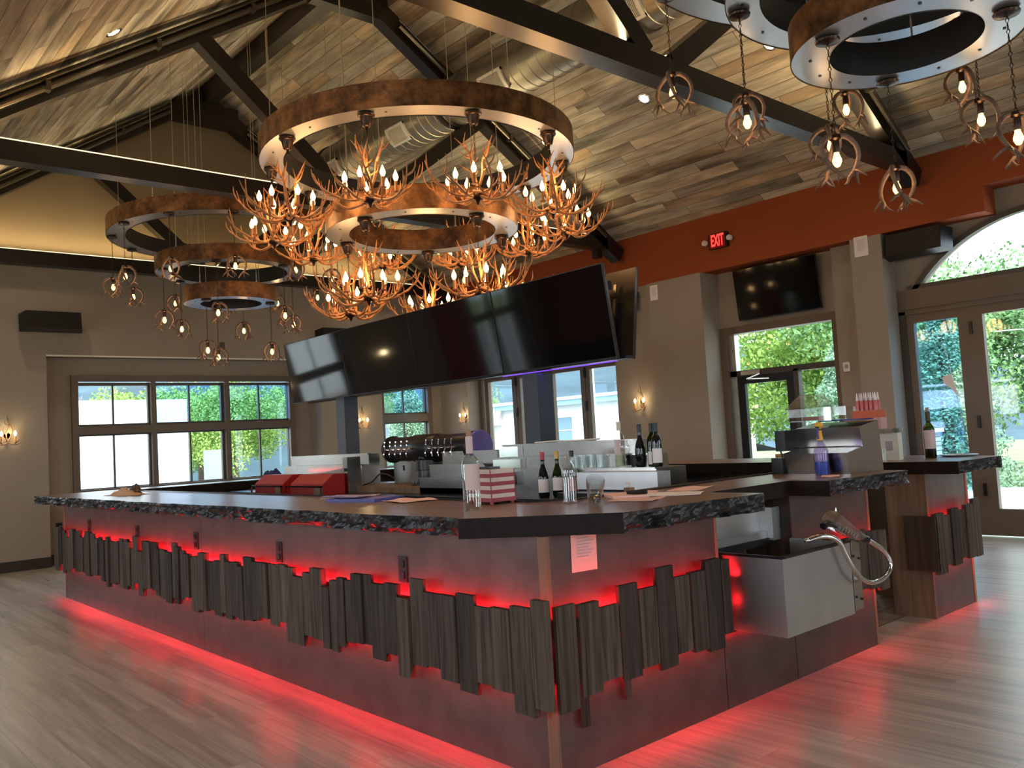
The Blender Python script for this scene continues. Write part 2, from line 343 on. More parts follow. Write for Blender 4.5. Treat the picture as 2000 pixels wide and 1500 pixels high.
# wall round the arched fanlight
arc = [(.35 + 1.72 * math.cos(a), 1.85 + 1.72 * math.sin(a)) for a in [math.asin((2.85 - 1.85) / 1.72) + (PI - 2 * math.asin(1 / 1.72)) * k / 24 for k in range(25)]]
g.prism([(1.92, 2.85)] + arc[:13] + [(arc[12][0], 3.82), (1.92, 3.82)], XR, 8.05, M_taupe, 'x')
g.prism(arc[12:] + [(-1.25, 2.85), (-1.25, 3.82), (arc[12][0], 3.82)], XR, 8.05, M_taupe, 'x')
struct(g.build('wall_right'))
# walls behind the camera, with windows
g = MB()
for y0, y1 in ((-7.2, -5.3), (-2.7, .2), (2.8, 5.2), (7.8, 11)): g.box((-6.4, y0, 0), (-6.1, y1, 4.4), M_red)
g.box((-6.4, -7.2, 3.0), (-6.1, 11, 4.4), M_taupe); g.box((-6.4, -7.2, 0), (-6.1, 11, .8), M_taupe)
struct(g.build('wall_front'))
g = MB()
for x0, x1 in ((-6.4, -3.0), (0, 2.5), (5.5, 8.05)): g.box((x0, -7.4, 0), (x1, -7.1, 4.4), M_taupe)
g.box((-6.4, -7.4, 3.0), (8.05, -7.1, 4.4), M_taupe); g.box((-6.4, -7.4, 0), (8.05, -7.1, .8), M_taupe)
g.prism([(-1.75, 4.1), (7.9, 4.1), (7.9, roof(7.7)), (2.87, 7.17), (-1.75, 4.2)], -7.4, -7.1, M_brown, 'y')
struct(g.build('wall_back'))
g = MB(); g.box((-6.1, YF - .015, 0), (.57, YF, .14)); g.box((.57, YR - .015, 0), (4.66, YR, .14)); g.box((4.66, 10.235, 0), (5.86, 10.25, .14)); g.box((5.86, YR - .015, 0), (7.45, YR, .14)); g.box((.57, YF, 0), (.585, YR, .14))
struct(g.build('baseboard_left', M_base))
g = MB(); g.box((XF - .015, 9.82, 0), (XF, 10.4, .14)); g.box((XF - .015, 5.38, 0), (XF, 6.15, .14)); g.box((XF - .075, 4.44, 0), (XF - .06, 5.38, .14)); g.box((XF - .015, 1.92, 0), (XF, 2.30, .14)); g.box((XF - .015, -7.1, 0), (XF, -1.25, .14))
struct(g.build('baseboard_right', M_base))

def frame_y(g, x0, x1, z0, z1, w, y, y1, mt):
    g.box((x0, y, z0), (x0 + w, y1, z1), mt); g.box((x1 - w, y, z0), (x1, y1, z1), mt); g.box((x0 + w, y, z0), (x1 - w, y1, z0 + w), mt); g.box((x0 + w, y, z1 - w), (x1 - w, y1, z1), mt)
def frame_x(g, y0, y1, z0, z1, w, x, x1, mt):
    g.box((x, y0, z0), (x1, y0 + w, z1), mt); g.box((x, y1 - w, z0), (x1, y1, z1), mt); g.box((x, y0 + w, z0), (x1, y1 - w, z0 + w), mt); g.box((x, y0 + w, z1 - w), (x1, y1 - w, z1), mt)
def ywindow(name, x0, x1, z0, z1, units, zu, zl):
    g = MB(); frame_y(g, x0, x1, z0, z1, .09, YR - .05, YR + .02, M_trim)
    xs = [x0 + .06] + [(a[1] + b[0]) / 2 for a, b in zip(units, units[1:])] + [x1 - .06]
    for c in xs[1:-1]: g.box((c - .035, YR - .03, z0), (c + .035, YR + .15, z1), M_trim)
    g.box((x0, YR - .04, zl + .02), (x1, YR + .12, zu - .02), M_trim)
    w = g.build(name); struct(w)
    for a, b in units:
        for p0, p1 in ((z0 + .09, zl), (zu, z1 - .14)):
            s = MB(); frame_y(s, a - .045, b + .045, p0 - .03, p1 + .04, .045, YR + .04, YR + .10, M_sash)
            c = (a + b) / 2; s.box((c - .012, YR + .05, p0), (c + .012, YR + .09, p1), M_sash); s.build('sash', parent=w)
            bx((a, YR + .066, p0), (b, YR + .072, p1)).build('pane', M_film if p0 > z0 + .5 and a > 1.2 else M_pane, w)
            if p0 > z0 + .5: bx((c - .05, YR + .02, p0 - .035), (c + .05, YR + .045, p0 - .015)).build('sash_lock', M_chrome, w)
    return w
ywindow('window_1', .93, 4.36, .9, 2.63, [(1.02, 2.0), (2.13, 3.13), (3.28, 4.27)], 1.91, 1.76)
ywindow('window_2', 6.04, 7.2, .9, 2.55, [(6.13, 7.10)], 1.95, 1.77)
ywindow('window_3', -1.35, -.25, .9, 2.6, [(-1.26, -.34)], 1.91, 1.76)
ywindow('window_11', -5.7, -4.3, .25, 2.6, [(-5.6, -5.05), (-4.95, -4.4)], 1.91, 1.76)
# window_4: folding french windows on the exit wall
g = MB(); frame_x(g, 6.15, 9.82, .06, 2.58, .08, XR - .06, XR + .16, M_trim); w4 = struct(g.build('window_4'))
for a, b in ((8.92, 9.59), (8.04, 8.70), (7.21, 7.86), (6.355, 7.0)):
    g = MB(); frame_x(g, a - .1, b + .1, .12, 2.53, .1, XR - .02, XR + .05, M_trim); g.build('leaf_frame', parent=w4)
    bx((XR + .01, a, .22), (XR + .018, b, 2.43)).build('pane', M_pane, w4)
for y in (8.81, 7.1):
    for z in (.95, 1.75, 2.3): bx((XR - .04, y - .02, z), (XR - .02, y + .02, z + .16)).build('hinge', M_black, w4)
# door_1: exit door with sidelight and transom
g = MB(); frame_x(g, 2.66, 4.44, 0, 2.74, .1, XR - .04, XR + .14, M_trim); g.box((XR + .02, 2.76, 2.05), (XR + .14, 4.34, 2.13), M_sash); g.box((XR + .02, 3.31, 0), (XR + .12, 3.38, 2.08), M_sash); g.box((XR + .02, 2.76, 0), (XR + .12, 3.31, .25), M_sash)
g.box((XR + .02, 4.24, 0), (XR + .12, 4.34, 2.64), M_ssd)
d1 = struct(g.build('door_1'))
g = MB(); frame_x(g, 3.38, 4.24, .02, 2.05, .11, XR + .03, XR + .09, M_black); g.box((XR + .03, 3.5, .1), (XR + .09, 4.13, .3), M_black); g.build('door_leaf', parent=d1)
for a, b, z0, z1 in ((3.49, 4.13, .3, 1.95), (2.76, 3.31, .25, 2.05), (2.76, 4.24, 2.13, 2.64)): bx((XR + .06, a, z0), (XR + .066, b, z1)).build('pane', M_pane, d1)
g = MB(); g.box((XR - .02, 3.85, 2.06), (XR + .03, 4.15, 2.12)); g.beam((XR - .03, 3.85, 2.06), (XR - .12, 4.0, 2.0), .02, .015); g.beam((XR - .12, 4.0, 2.0), (XR + .03, 3.75, 1.99), .02, .015); g.build('door_closer', M_ss, d1)
# door_2: folding french doors under the fanlight
g = MB(); g.box((XR - .04, -1.25, 2.56), (XR + .14, 1.92, 2.85), M_trim); g.box((XR - .06, -1.25, 2.62), (XR, 1.92, 2.65), M_trim); g.box((XR - .04, 1.84, 0), (XR + .14, 1.92, 2.6), M_sash); g.box((XR - .04, -1.25, 0), (XR + .14, -1.17, 2.6), M_sash)
d2 = struct(g.build('door_2'))
for k, (a, b) in enumerate(((1.27, 1.76), (.36, 1.01), (-.43, .2), (-1.1, -.6))):
    g = MB(); g.box((XR - .02, a - .12, .02), (XR + .06, a, 2.57), M_trim); g.box((XR - .02, b, .02), (XR + .06, b + (.085, .14, .04, .05)[k], 2.57), M_trim); g.box((XR - .02, a, .02), (XR + .06, b, .31), M_trim); g.box((XR - .02, a, 2.46), (XR + .06, b, 2.57), M_trim)
    g.build('leaf_frame', parent=d2); bx((XR + .016, a, .31), (XR + .022, b, 2.46)).build('pane', M_pane, d2)
g = MB().prism([(1.27, .31), (1.76, .31), (1.76, 2.46), (1.27, 2.46), (1.27, 1.95), (1.33, 1.88), (1.40, 1.83), (1.37, 1.72), (1.33, 1.5), (1.29, 1.1)], XR + .010, XR + .012, axis='x'); o = g.build('protective_film', M_film, d2); o['label'] = 'torn blue protective film on the left door leaf'
g = MB(); g.prism([(1.40, 1.83), (1.50, 1.80), (1.49, 1.73), (1.41, 1.66), (1.34, 1.56), (1.37, 1.72)], XR + .004, XR + .009, axis='x'); g.tube([(XR + .006, 1.46, 2.2), (XR + .006, 1.41, 1.95), (XR + .006, 1.40, 1.83)], .003, 5); g.tube([(XR + .006, 1.38, 1.66), (XR + .006, 1.33, 1.35), (XR + .006, 1.285, .95)], .003, 5); g.build('film_tear', M_white, d2)
for z in (.45, 1.2, 2.25): bx((XR - .045, 1.12, z), (XR - .02, 1.15, z + .14)).build('hinge', M_black, d2)
g = MB(); o = [(.35 + 1.72 * math.cos(a), 1.85 + 1.72 * math.sin(a)) for a in [math.asin(1 / 1.72) + (PI - 2 * math.asin(1 / 1.72)) * k / 24 for k in range(25)]]
i_ = [(.35 + 1.66 * math.cos(a), 1.85 + 1.66 * math.sin(a)) for a in [math.asin(1 / 1.66) + (PI - 2 * math.asin(1 / 1.66)) * k / 24 for k in range(25)]]
for k in range(24): g.prism([o[k], o[k + 1], i_[k + 1], i_[k]], XR - .03, XR + .06, M_sash, 'x')
g.box((XR - .03, -1.1, 2.85), (XR + .06, 1.78, 2.90), M_sash)
w5 = struct(g.build('window_5')); MB().prism(i_, XR + .02, XR + .026, M_pane, 'x').build('pane', parent=w5)
for k, (pos, sz, ax) in enumerate([((-6.25, -4, 1.9), 2.6, 'y'), ((-6.25, 1.5, 1.9), 2.6, 'y'), ((-6.25, 6.5, 1.9), 2.6, 'y'), ((-1.5, -7.25, 1.9), 3.0, 'x'), ((4, -7.25, 1.9), 3.0, 'x')]):
    g = MB()
    if ax == 'y': frame_x(g, pos[1] - sz / 2, pos[1] + sz / 2, .8, 3.0, .09, -6.3, -6.15, M_trim); g.box((-6.28, pos[1] - .05, .8), (-6.16, pos[1] + .05, 3.0), M_trim); g.box((-6.28, pos[1] - sz / 2, 2.0), (-6.16, pos[1] + sz / 2, 2.1), M_trim)
    else: frame_y(g, pos[0] - sz / 2, pos[0] + sz / 2, .8, 3.0, .09, -7.3, -7.15, M_trim); g.box((pos[0] - .05, -7.28, .8), (pos[0] + .05, -7.16, 3.0), M_trim); g.box((pos[0] - sz / 2, -7.28, 2.0), (pos[0] + sz / 2, -7.16, 2.1), M_trim)
    struct(g.build('window_%d' % (6 + k)))
#@@PART2
# ------------------------------------------------------------------ roof trusses, ridge beam, duct
struct(bx((2.78, -7.1, 6.83), (2.96, 10.4, 7.10)).build('ridge_beam', M_steelb))['kind'] = 'structure'
for y0, lab in ((1.37, 'dark steel roof truss nearest the viewer, crossing above the right end of the bar'), (5.79, 'dark steel roof truss in the middle, behind the big ring of antler lights'), (10.12, 'dark steel roof truss hard against the far gable wall')):
    t = thing('roof_truss', lab, 'roof truss', (0, y0, 0), group=None); y1 = .17
    def P(b, name, mt=M_steelb): return b.build(name, mt, t)
    P(bx((-1.45, 0, 4.08), (7.05, y1, 4.265)), 'bottom_chord')
    g = MB(); g.beam((-1.45, y1 / 2, roof(-1.45) - .19), (2.87, y1 / 2, roof(2.87) - .19), y1, .2, (0, 0, 1)); P(g, 'rafter')
    g = MB(); g.beam((7.35, y1 / 2, 4.02), (2.87, y1 / 2, 6.86), y1, .22, (0, 0, 1)); P(g, 'rafter')
    for a, b in (((1.0, 5.72), (2.68, 4.25)), ((4.72, 5.55), (3.0, 4.25))):
        g = MB(); g.beam((a[0], y1 / 2, a[1]), (b[0], y1 / 2, b[1]), y1 * .9, .17); P(g, 'strut')
    P(bx((2.35, .01, 6.50), (3.35, y1 - .01, 6.84)), 'collar')
    P(bx((6.85, .03, 3.95), (6.95, y1 - .03, 4.1)), 'end_bracket')
    for k in range(2):
        s = (-1 if k == 0 else 1)
        g = MB(); pts = [(2.87 + s * d, -.05, (roof(2.87 + s * d) - (.2 if k == 0 else .33))) for d in (.6, 4.1)]
        g.tube(pts, .028, 10); g.tube([(p[0], p[1] + .01, p[2] + .08) for p in pts], .014, 8); P(g, 'conduit', M_pipe)
        for d in (1.3, 2.3, 3.3):
            x = 2.87 + s * d; z = roof(x) - (.2 if k == 0 else .33)
            g = MB(); g.box((x - .02, -.09, z - .04), (x + .02, .02, z + .05)); P(g, 'clamp', M_pipe)
    # warm linear uplight on top of the chord
    if y0 > 2: P(bx((-1.3, -.003, 4.266), (6.6, .045, 4.276)), 'uplight_lens', emis('warm_led_lens', (1, .80, .48), 1.6))  # lit lip of the uplight, its glow put into an emissive strip
    P(bx((-1.2, .05, 4.266), (6.6, .12, 4.285)), 'uplight_strip', M_black)
    light('AREA', (2.7, y0 + .085, 4.31), 70, YEL, 7.6, .06, (0, 0, 1), xdir=(1, 0, 0), name='uplight', parent=None)
t = thing('ventilation_duct', 'large round spiral metal duct hung under the right slope of the wooden ceiling', 'duct', (4.35, 4.3, 5.737)); t.scale = (.95, 1, .95)
g = MB(); prof = []
y = -4.6
while y < 4.6:
    prof += [(.322, y), (.322, y + .135), (.329, y + .142), (.329, y + .15)]; y += .15
g.lathe(prof, 40, mt=M_duct, axis='y'); g.build('duct_body', M_duct, t, smooth='auto')
for yy in (4.62, 1.6, -1.6):
    g = MB(); g.lathe([(.333, yy - .03), (.345, yy - .03), (.345, yy + .03), (.333, yy + .03)], 40, axis='y'); g.build('duct_collar', M_ductseam, t)
for yy in (4.25, 2.5, .50, -1.55):
    fr = MB(); A0, A1 = math.radians(192), math.radians(238)   # faces the bar, down and to the left
    def ap(a, r, y): return (r * math.cos(a), y, r * math.sin(a))
    N = 8
    for (a0, a1, ya, yb) in ((A0, A0 + .10, -.21, .21), (A1 - .10, A1, -.21, .21), (A0, A1, -.21, -.165), (A0, A1, .165, .21)):
        for k in range(N):
            b0 = a0 + (a1 - a0) * k / N; b1 = a0 + (a1 - a0) * (k + 1) / N
            fr.add([ap(b0, .325, yy + ya), ap(b1, .325, yy + ya), ap(b1, .325, yy + yb), ap(b0, .325, yy + yb), ap(b0, .355, yy + ya), ap(b1, .355, yy + ya), ap(b1, .355, yy + yb), ap(b0, .355, yy + yb)], [(0, 1, 2, 3), (7, 6, 5, 4), (0, 4, 5, 1), (1, 5, 6, 2), (2, 6, 7, 3), (3, 7, 4, 0)])
    r = fr.build('register', M_grille, t)
    g = MB()
    for k in range(17):
        yk = yy - .155 + .31 * k / 16
        g.tube([ap(A0 + .1 + (A1 - A0 - .2) * j / 5, .349, yk) for j in range(6)], .0045, 4, sub=1)
    for j in range(1, 12):
        a = A0 + .1 + (A1 - A0 - .2) * j / 12; g.tube([ap(a, .345, yy - .165), ap(a, .345, yy + .165)], .003, 4, sub=1)
    g.build('louvres', M_grille, r)
    g = MB(); 
    for k in range(N):
        b0 = A0 + (A1 - A0) * k / N; b1 = A0 + (A1 - A0) * (k + 1) / N
        g.add([ap(b0, .334, yy - .2), ap(b1, .334, yy - .2), ap(b1, .334, yy + .2), ap(b0, .334, yy + .2)], [(0, 1, 2, 3)])
    g.build('shadow_box', M_ductseam, r)
for yy in (3.3, -1.2):
    g = MB(); g.tube([(-.33, yy, 0), (-.30, yy, .40)], .006, 5); g.tube([(.33, yy, -.02), (.33, yy, .12)], .006, 5); g.build('hanger', M_silver, t)

# recessed can lights in the slopes
for x, y, lab in ((.06, 5.44, 'recessed can light high in the left slope, nearer the top of the photo'), (.10, 7.22, 'recessed can light in the left slope, below the near rafter'),
                  (5.68, 2.11, 'recessed can light in the right slope, uppermost, beside the hanging rings'), (5.68, 3.84, 'recessed can light in the right slope, between duct and the nearest truss beam'),
                  (5.69, 5.58, 'recessed can light in the right slope, seen through the big ring')):
    z = roof(x); n = Vector((.66 if x < 2.87 else -.63, 0, -1)).normalized()
    t = thing('recessed_light', lab, 'ceiling light', (x, y, z)); q = n.to_track_quat('Z', 'Y'); t.rotation_mode = 'QUATERNION'; t.rotation_quaternion = q
    MB().lathe([(.058, -.05), (.058, .0), (.062, .006), (.078, .006), (.080, -.01)], 24, cap=False).build('trim_ring', M_chrome, t, smooth=True)
    MB().lathe([(0, .003), (.058, .003)], 24, cap=False).build('lamp_lens', M_can, t)
    light('SPOT', Vector((x, y, z)) + n * .03, 60, YEL if x < 2 else SOFT, .05, dirv=(0, 0, -1), spot=math.radians(110), blend=.8, name='can_lamp')

ORDW = ['first', 'second', 'third', 'fourth', 'fifth', 'sixth', 'seventh', 'eighth', 'ninth']
for x in (.06, 5.68):  # added unseen can lights that carry the rows on and brighten the floor
    for y in (-5.0, -3.2, -1.4, .35) + ((2.1, 3.7, 9.0) if x < 1 else (9.0,)):
        z = roof(x); n = Vector((.66 if x < 2.87 else -.63, 0, -1)).normalized()
        t = thing('recessed_light', 'recessed can light outside the photo, %s slope, %s from the back wall' % ('left' if x < 1 else 'right', ORDW[int((y + 5.2) / 1.72)]), 'ceiling light', (x, y, z), group='recessed lights outside the photo'); t.rotation_mode = 'QUATERNION'; t.rotation_quaternion = n.to_track_quat('Z', 'Y')
        MB().lathe([(.058, -.05), (.058, .0), (.062, .006), (.078, .006), (.080, -.01)], 24, cap=False).build('trim_ring', M_chrome, t, smooth=True); MB().lathe([(0, .003), (.058, .003)], 24, cap=False).build('lamp_lens', M_can, t)
        light('SPOT', Vector((x, y, z)) + n * .03, 65, SOFT, .05, dirv=(0, 0, -1), spot=math.radians(110), blend=.8, name='can_lamp')

# ------------------------------------------------------------------ ring chandeliers
def ring(name, label, c, z, ro, ri, h, inner, ncab, ph):
    t = thing(name, label, 'ring light', (c[0], c[1], z)); S = 72
    g = MB(); g.lathe([(ro, 0), (ro, h), (ro - .004, h), (ro - .004, 0)], S, cap=False); g.build('outer_band', M_copper, t, smooth='auto')
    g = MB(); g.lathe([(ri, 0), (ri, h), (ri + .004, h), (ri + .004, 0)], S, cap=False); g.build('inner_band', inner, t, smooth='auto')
    g = MB(); g.lathe([(ri + .004, .004), (ro - .004, .004)], S, cap=False); g.build('underside', M_ringunder, t)
    g = MB(); g.lathe([(ri + .004, h - .004), (ro - .004, h - .004)], S, cap=False); g.build('top_plate', M_black, t)
    g = MB(); rm = (ro + ri) / 2
    for k in range(12):
        a = 2 * PI * (k + .5) / 12 + ph; g.lathe([(0, .003), (.009, .003), (.009, .006)], 8, (rm * math.cos(a), rm * math.sin(a), -.004))
    g.build('screw_holes', M_black, t)
    for k in range(ncab):
        a = 2 * PI * k / ncab + ph; x, y = rm * math.cos(a), rm * math.sin(a)
        g = MB(); g.tube([(x, y, h - .01), (x, y, h + .14)], .006, 5, sub=1); g.tube([(x, y, h + .14), (x, y, roof(c[0] + x) - z - .01)], .0035, 5, sub=1)
        g.lathe([(0, 0), (.012, .01), (.012, .04), (0, .05)], 6, (x, y, h)); g.build('suspension_cable', M_silver, t)
    return t
CX = 2.1
ring('ring_chandelier', 'widest mottled copper ring in the centre, hung high over the bar with antler lights', (CX, 3.6), 3.90, 1.40, 1.19, .20, M_ringin, 6, .5)
ring('ring_chandelier', 'smaller mottled copper ring below the centre of the widest ring, copper inside too', (CX, 3.6), 3.27, .86, .65, .20, M_copper, 4, .5)
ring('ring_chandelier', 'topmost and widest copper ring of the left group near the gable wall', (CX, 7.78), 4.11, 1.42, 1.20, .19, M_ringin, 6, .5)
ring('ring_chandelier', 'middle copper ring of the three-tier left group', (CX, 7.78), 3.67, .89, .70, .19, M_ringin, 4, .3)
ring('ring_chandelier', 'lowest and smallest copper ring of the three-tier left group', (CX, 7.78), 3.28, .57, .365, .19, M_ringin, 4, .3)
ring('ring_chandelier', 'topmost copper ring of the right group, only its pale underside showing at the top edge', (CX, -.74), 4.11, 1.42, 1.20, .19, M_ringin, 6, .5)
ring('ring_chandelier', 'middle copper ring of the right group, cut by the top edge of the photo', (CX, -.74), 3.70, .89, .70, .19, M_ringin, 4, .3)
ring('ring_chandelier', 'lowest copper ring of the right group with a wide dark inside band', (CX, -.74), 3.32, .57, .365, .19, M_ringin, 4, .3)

def chain(g, x, y, z0, z1):
    z = z0; k = 0
    while z > z1:
        g.tube([(x, y, z), (x + (.008 if k % 2 else 0), y + (0 if k % 2 else .008), z - .016), (x, y, z - .034), (x - (.008 if k % 2 else 0), y - (0 if k % 2 else .008), z - .016), (x, y, z)], .0025, 4, sub=1); z -= .028; k += 1
# antler with tines, lying along +x
def antler(rnd, L=1, up=1, tines=4):
    g = MB(); r = random.Random(rnd)
    m_ = [(0, 0, 0), (.10, .03, -.035 * up), (.20, .04, -.03 * up), (.30, .02, .03 * up), (.37, -.02, .11 * up), (.40, -.06, .21 * up)]
    m_ = [(x * L, y * L * (1 + r.uniform(-.3, .3)), z * L) for x, y, z in m_]
    g.tube(m_, [.012, .0115, .0105, .009, .0065, .002], 7)
    for k in range(tines):
        i = [1, 2, 3, 4][k]; b = Vector(m_[i]); s = 1 if k % 2 else -1; l = r.uniform(.75, 1.2) * L
        g.tube([b, b + Vector((.03 * l, .035 * s * l, .02 * up * l)), b + Vector((.055 * l, .06 * s * l, .07 * up * l)), b + Vector((.06 * l, .065 * s * l, .135 * up * l))], [.0075, .0065, .005, .0015], 6, sub=2)
    return g
AM = [antler(k, 1, 1).build('antler', M_antler) for k in range(4)]
UM = []
for k in range(3):   # upright antlers round the chain
    g = MB(); r = random.Random(50 + k)
    P_ = [(.03, 0, -.08), (.05, .02, .02), (.045, .03, .12), (.09, .03, .20), (.15, .0, .28)]; g.tube(P_, [.010, .0125, .011, .008, .002], 7)
    for b, d in (((.045, .03, .12), (-.03, .05, .16)), ((.09, .03, .20), (.02, .08, .10)), ((.05, .02, .03), (.08, -.03, .05)), ((.045, .03, .12), (.09, -.05, .08))):
        b = Vector(b); d = Vector(d) * r.uniform(.8, 1.15); g.tube([b, b + d * .4 + Vector((.01, 0, -.01)), b + d], [.0085, .0065, .0015], 6)
    UM.append(g.build('antler', M_antler))
canm = MB().lathe([(0, 0), (.062, 0), (.068, -.012), (.062, -.024), (.05, -.03), (.034, -.095), (.03, -.10), (.012, -.105), (.008, -.14), (0, -.14)], 24).build('canopy', M_iron, smooth='auto')
g = MB(); chain(g, 0, 0, -.13, -.44); chm = g.build('chain', M_iron)
hubm = MB().lathe([(0, .05), (.022, .04), (.03, 0), (.055, -.02), (.05, -.035), (.018, -.05), (.012, -.07), (.004, -.085), (0, -.085)], 14).build('hub', M_iron, smooth=True)
slm = MB().lathe([(.024, -.006), (.026, 0), (.013, .004), (.0115, .006), (.0115, .078), (0, .078)], 12).build('candle', M_candle, smooth='auto')
blm = MB().lathe([(.008, .078), (.015, .089), (.0215, .107), (.0195, .124), (.010, .145), (.003, .165), (0, .168)], 12).build('flame_bulb', M_bulb, smooth=True)
proto = [canm, chm, hubm, slm, blm] + AM + UM
def inst(p, parent, loc, rot=(0, 0, 0), sc=1):
    o = p.copy(); C.objects.link(o); o.parent = parent; o.location = loc; o.rotation_euler = rot; o.scale = (sc, sc, sc); return o
def antler_light(c, z, rm, deg, label, seed, grp):
    r = random.Random(seed); a = math.radians(deg); x, y = c[0] + rm * math.cos(a), c[1] + rm * math.sin(a)
    t = thing('antler_chandelier', label, 'antler light', (x, y, z), r.uniform(0, 6), grp)
    inst(canm, t, (0, 0, 0)); inst(chm, t, (0, 0, 0)); Z = -.64
    inst(hubm, t, (0, 0, Z))
    for k in range(8):
        b = 2 * PI * k / 8 + r.uniform(-.15, .15); low = k % 2
        inst(AM[r.randrange(4)], t, (.035 * math.sin(b), -.035 * math.cos(b), Z + (-.005 if low else .02)), (r.uniform(-.25, .25), r.uniform(-.02, .12), b), r.uniform(.94, 1.08))
    for k in range(3): inst(UM[k % 3], t, (0, 0, Z + .15), (0, r.uniform(-.1, .2), 2 * PI * k / 3 + r.uniform(-.3, .3)), 1)
    for k in range(7):
        b = 2 * PI * k / 7 + .2; rr = .215 + r.uniform(-.03, .03)
        s = inst(slm, t, (rr * math.cos(b), rr * math.sin(b), Z + .02 + r.uniform(-.01, .015))); inst(blm, s, (0, 0, 0))
    light('POINT', (x, y, z + Z + .20), 10.5, (1, .55, .22), .12, name='chandelier_lamp')
posw = {181: 'at its far left rim, under the upper ring', 217: 'near rim, left of the smaller ring', 253: 'near rim, above the smaller ring', 289: 'near right rim, uppermost at right', 325: 'right rim, lower of the stacked pair', 1: 'far right rim, level with smaller ring', 37: 'far rim, behind the right antler light below', 73: 'far rim, seen under the smaller ring', 109: 'far left rim, left of smaller ring', 145: 'left rim, second in the left stack'}
for k, dg in enumerate((181, 217, 253, 289, 325, 1, 37, 73, 109, 145)):
    antler_light((CX, 3.6), 3.90, 1.31, dg, 'antler chandelier on the widest ring, ' + posw[dg], 10 + k, 'antler chandeliers on the widest centre ring')
pos2 = {195: 'at its near left, above the lowest row', 271: 'at its near right, just above the televisions', 339: 'at the right, half hidden by the television tops', 51: 'at the far side, directly above the television seam', 123: 'at the far left, lowest of all'}
for k, dg in enumerate((195, 271, 339, 51, 123)):
    antler_light((CX, 3.6), 3.27, .75, dg, 'antler chandelier on the smaller centre ring, ' + pos2[dg], 40 + k, 'antler chandeliers on the smaller centre ring')

# caged pendants: chain, socket, bulb and a cage of curling antlers
def cage(rnd):
    g = MB(); r = random.Random(rnd)
    for k in range(3):
        a = 2 * PI * k / 3 + r.uniform(-.35, .35); c, s = math.cos(a), math.sin(a); q = r.uniform(.9, 1.1)
        def P2(rad, tw, z): return (rad * math.cos(a + tw), rad * math.sin(a + tw), z)
        pts = [P2(.015, 0, .005), P2(.06 * q, .1, .0), P2(.112 * q, .25, -.05), P2(.128 * q, .4, -.12), P2(.105 * q, .65, -.19), P2(.085 * q, 1.0, -.225), P2(.10 * q, 1.35, -.265)]
        g.tube(pts, [.015, .0165, .0145, .0135, .012, .0105, .003], 7, sub=2)
        b = Vector(pts[4])
        for d in ((.35, .05, -.07), (-.5, .055, -.055)):
            e = Vector(P2(.105 * q + d[1], .65 + d[0], -.19 + d[2])); g.tube([b, (b + e) / 2 + Vector((0, 0, .008)), e], [.011, .0095, .003], 6, sub=2)
        b = Vector(pts[5]); e = Vector(P2(.03, .8, -.27)); g.tube([b, (b + e) / 2 + Vector((0, 0, -.012)), e], [.008, .006, .002], 6, sub=2)
    return g.build('antler_cage', M_antlerp, smooth=True)
CG = [cage(k) for k in range(4)]
pcan = MB().lathe([(0, 0), (.055, 0), (.062, -.01), (.058, -.02), (.03, -.028), (.012, -.03), (0, -.034)], 24).build('canopy', M_iron, smooth='auto')
g = MB(); chain(g, 0, 0, -.03, -.50); pch = g.build('chain', M_iron)
psk = MB().lathe([(0, .01), (.03, .008), (.032, -.01), (.018, -.02), (.02, -.075), (.018, -.08), (0, -.08)], 16).build('socket', M_iron, smooth='auto')
pbl = MB().lathe([(.012, -.08), (.014, -.09), (.0225, -.115), (.022, -.13), (.012, -.15), (0, -.155)], 14).build('bulb', M_bulbe, smooth=True)
proto += CG + [pcan, pch, psk, pbl]
def pendant(c, z, rm, deg, label, k, grp):
    a = math.radians(deg); x, y = c[0] + rm * math.cos(a), c[1] + rm * math.sin(a)
    t = thing('caged_pendant', label, 'pendant light', (x, y, z), k * 1.3, grp)
    inst(pcan, t, (0, 0, 0)); inst(pch, t, (0, 0, 0)); inst(psk, t, (0, 0, -.51)); inst(CG[k % 4], t, (0, 0, -.515), sc=.88); inst(pbl, t, (0, 0, -.51))
    light('POINT', (x, y, z - .635), 2.6, WARM, .03, name='pendant_lamp')
from bpy_extras.object_utils import world_to_camera_view
bpy.context.view_layer.update()
ORD = ['first', 'second', 'third', 'fourth', 'fifth', 'sixth', 'seventh', 'eighth', 'ninth', 'tenth', 'eleventh', 'twelfth']
for grp, cy in (('left group by the gable wall', 7.78), ('right group near the viewer', -.74)):
    for rn, z, rm, degs in (('widest top ring', 4.11, 1.355, [9 + 30 * k for k in range(12)]), ('middle ring', 3.67 if cy > 0 else 3.70, .82, [56 + 60 * k for k in range(6)]), ('lowest small ring', 3.28 if cy > 0 else 3.32, .475, ([89, 209, 329] if cy > 0 else [35, 155, 275]))):
        L_ = []
        for dg in degs:
            a = math.radians(dg); p = world_to_camera_view(SC, cam, Vector((CX + rm * math.cos(a), cy + rm * math.sin(a), z - .62)))
            if -.02 < p.x < 1.02 and -.03 < p.y < 1.03 and p.z > 0: L_.append((p.x, dg))
        L_.sort()
        for k, (px, dg) in enumerate(L_):
            pendant((CX, cy), z, rm, dg, 'antler caged pendant, %s from the left on the %s of the %s' % (ORD[k], rn, grp.split(' group')[0] + ' group'), dg // 10 + k, 'caged pendants on the %s of the %s' % (rn, grp))
for p in proto: bpy.data.objects.remove(p)

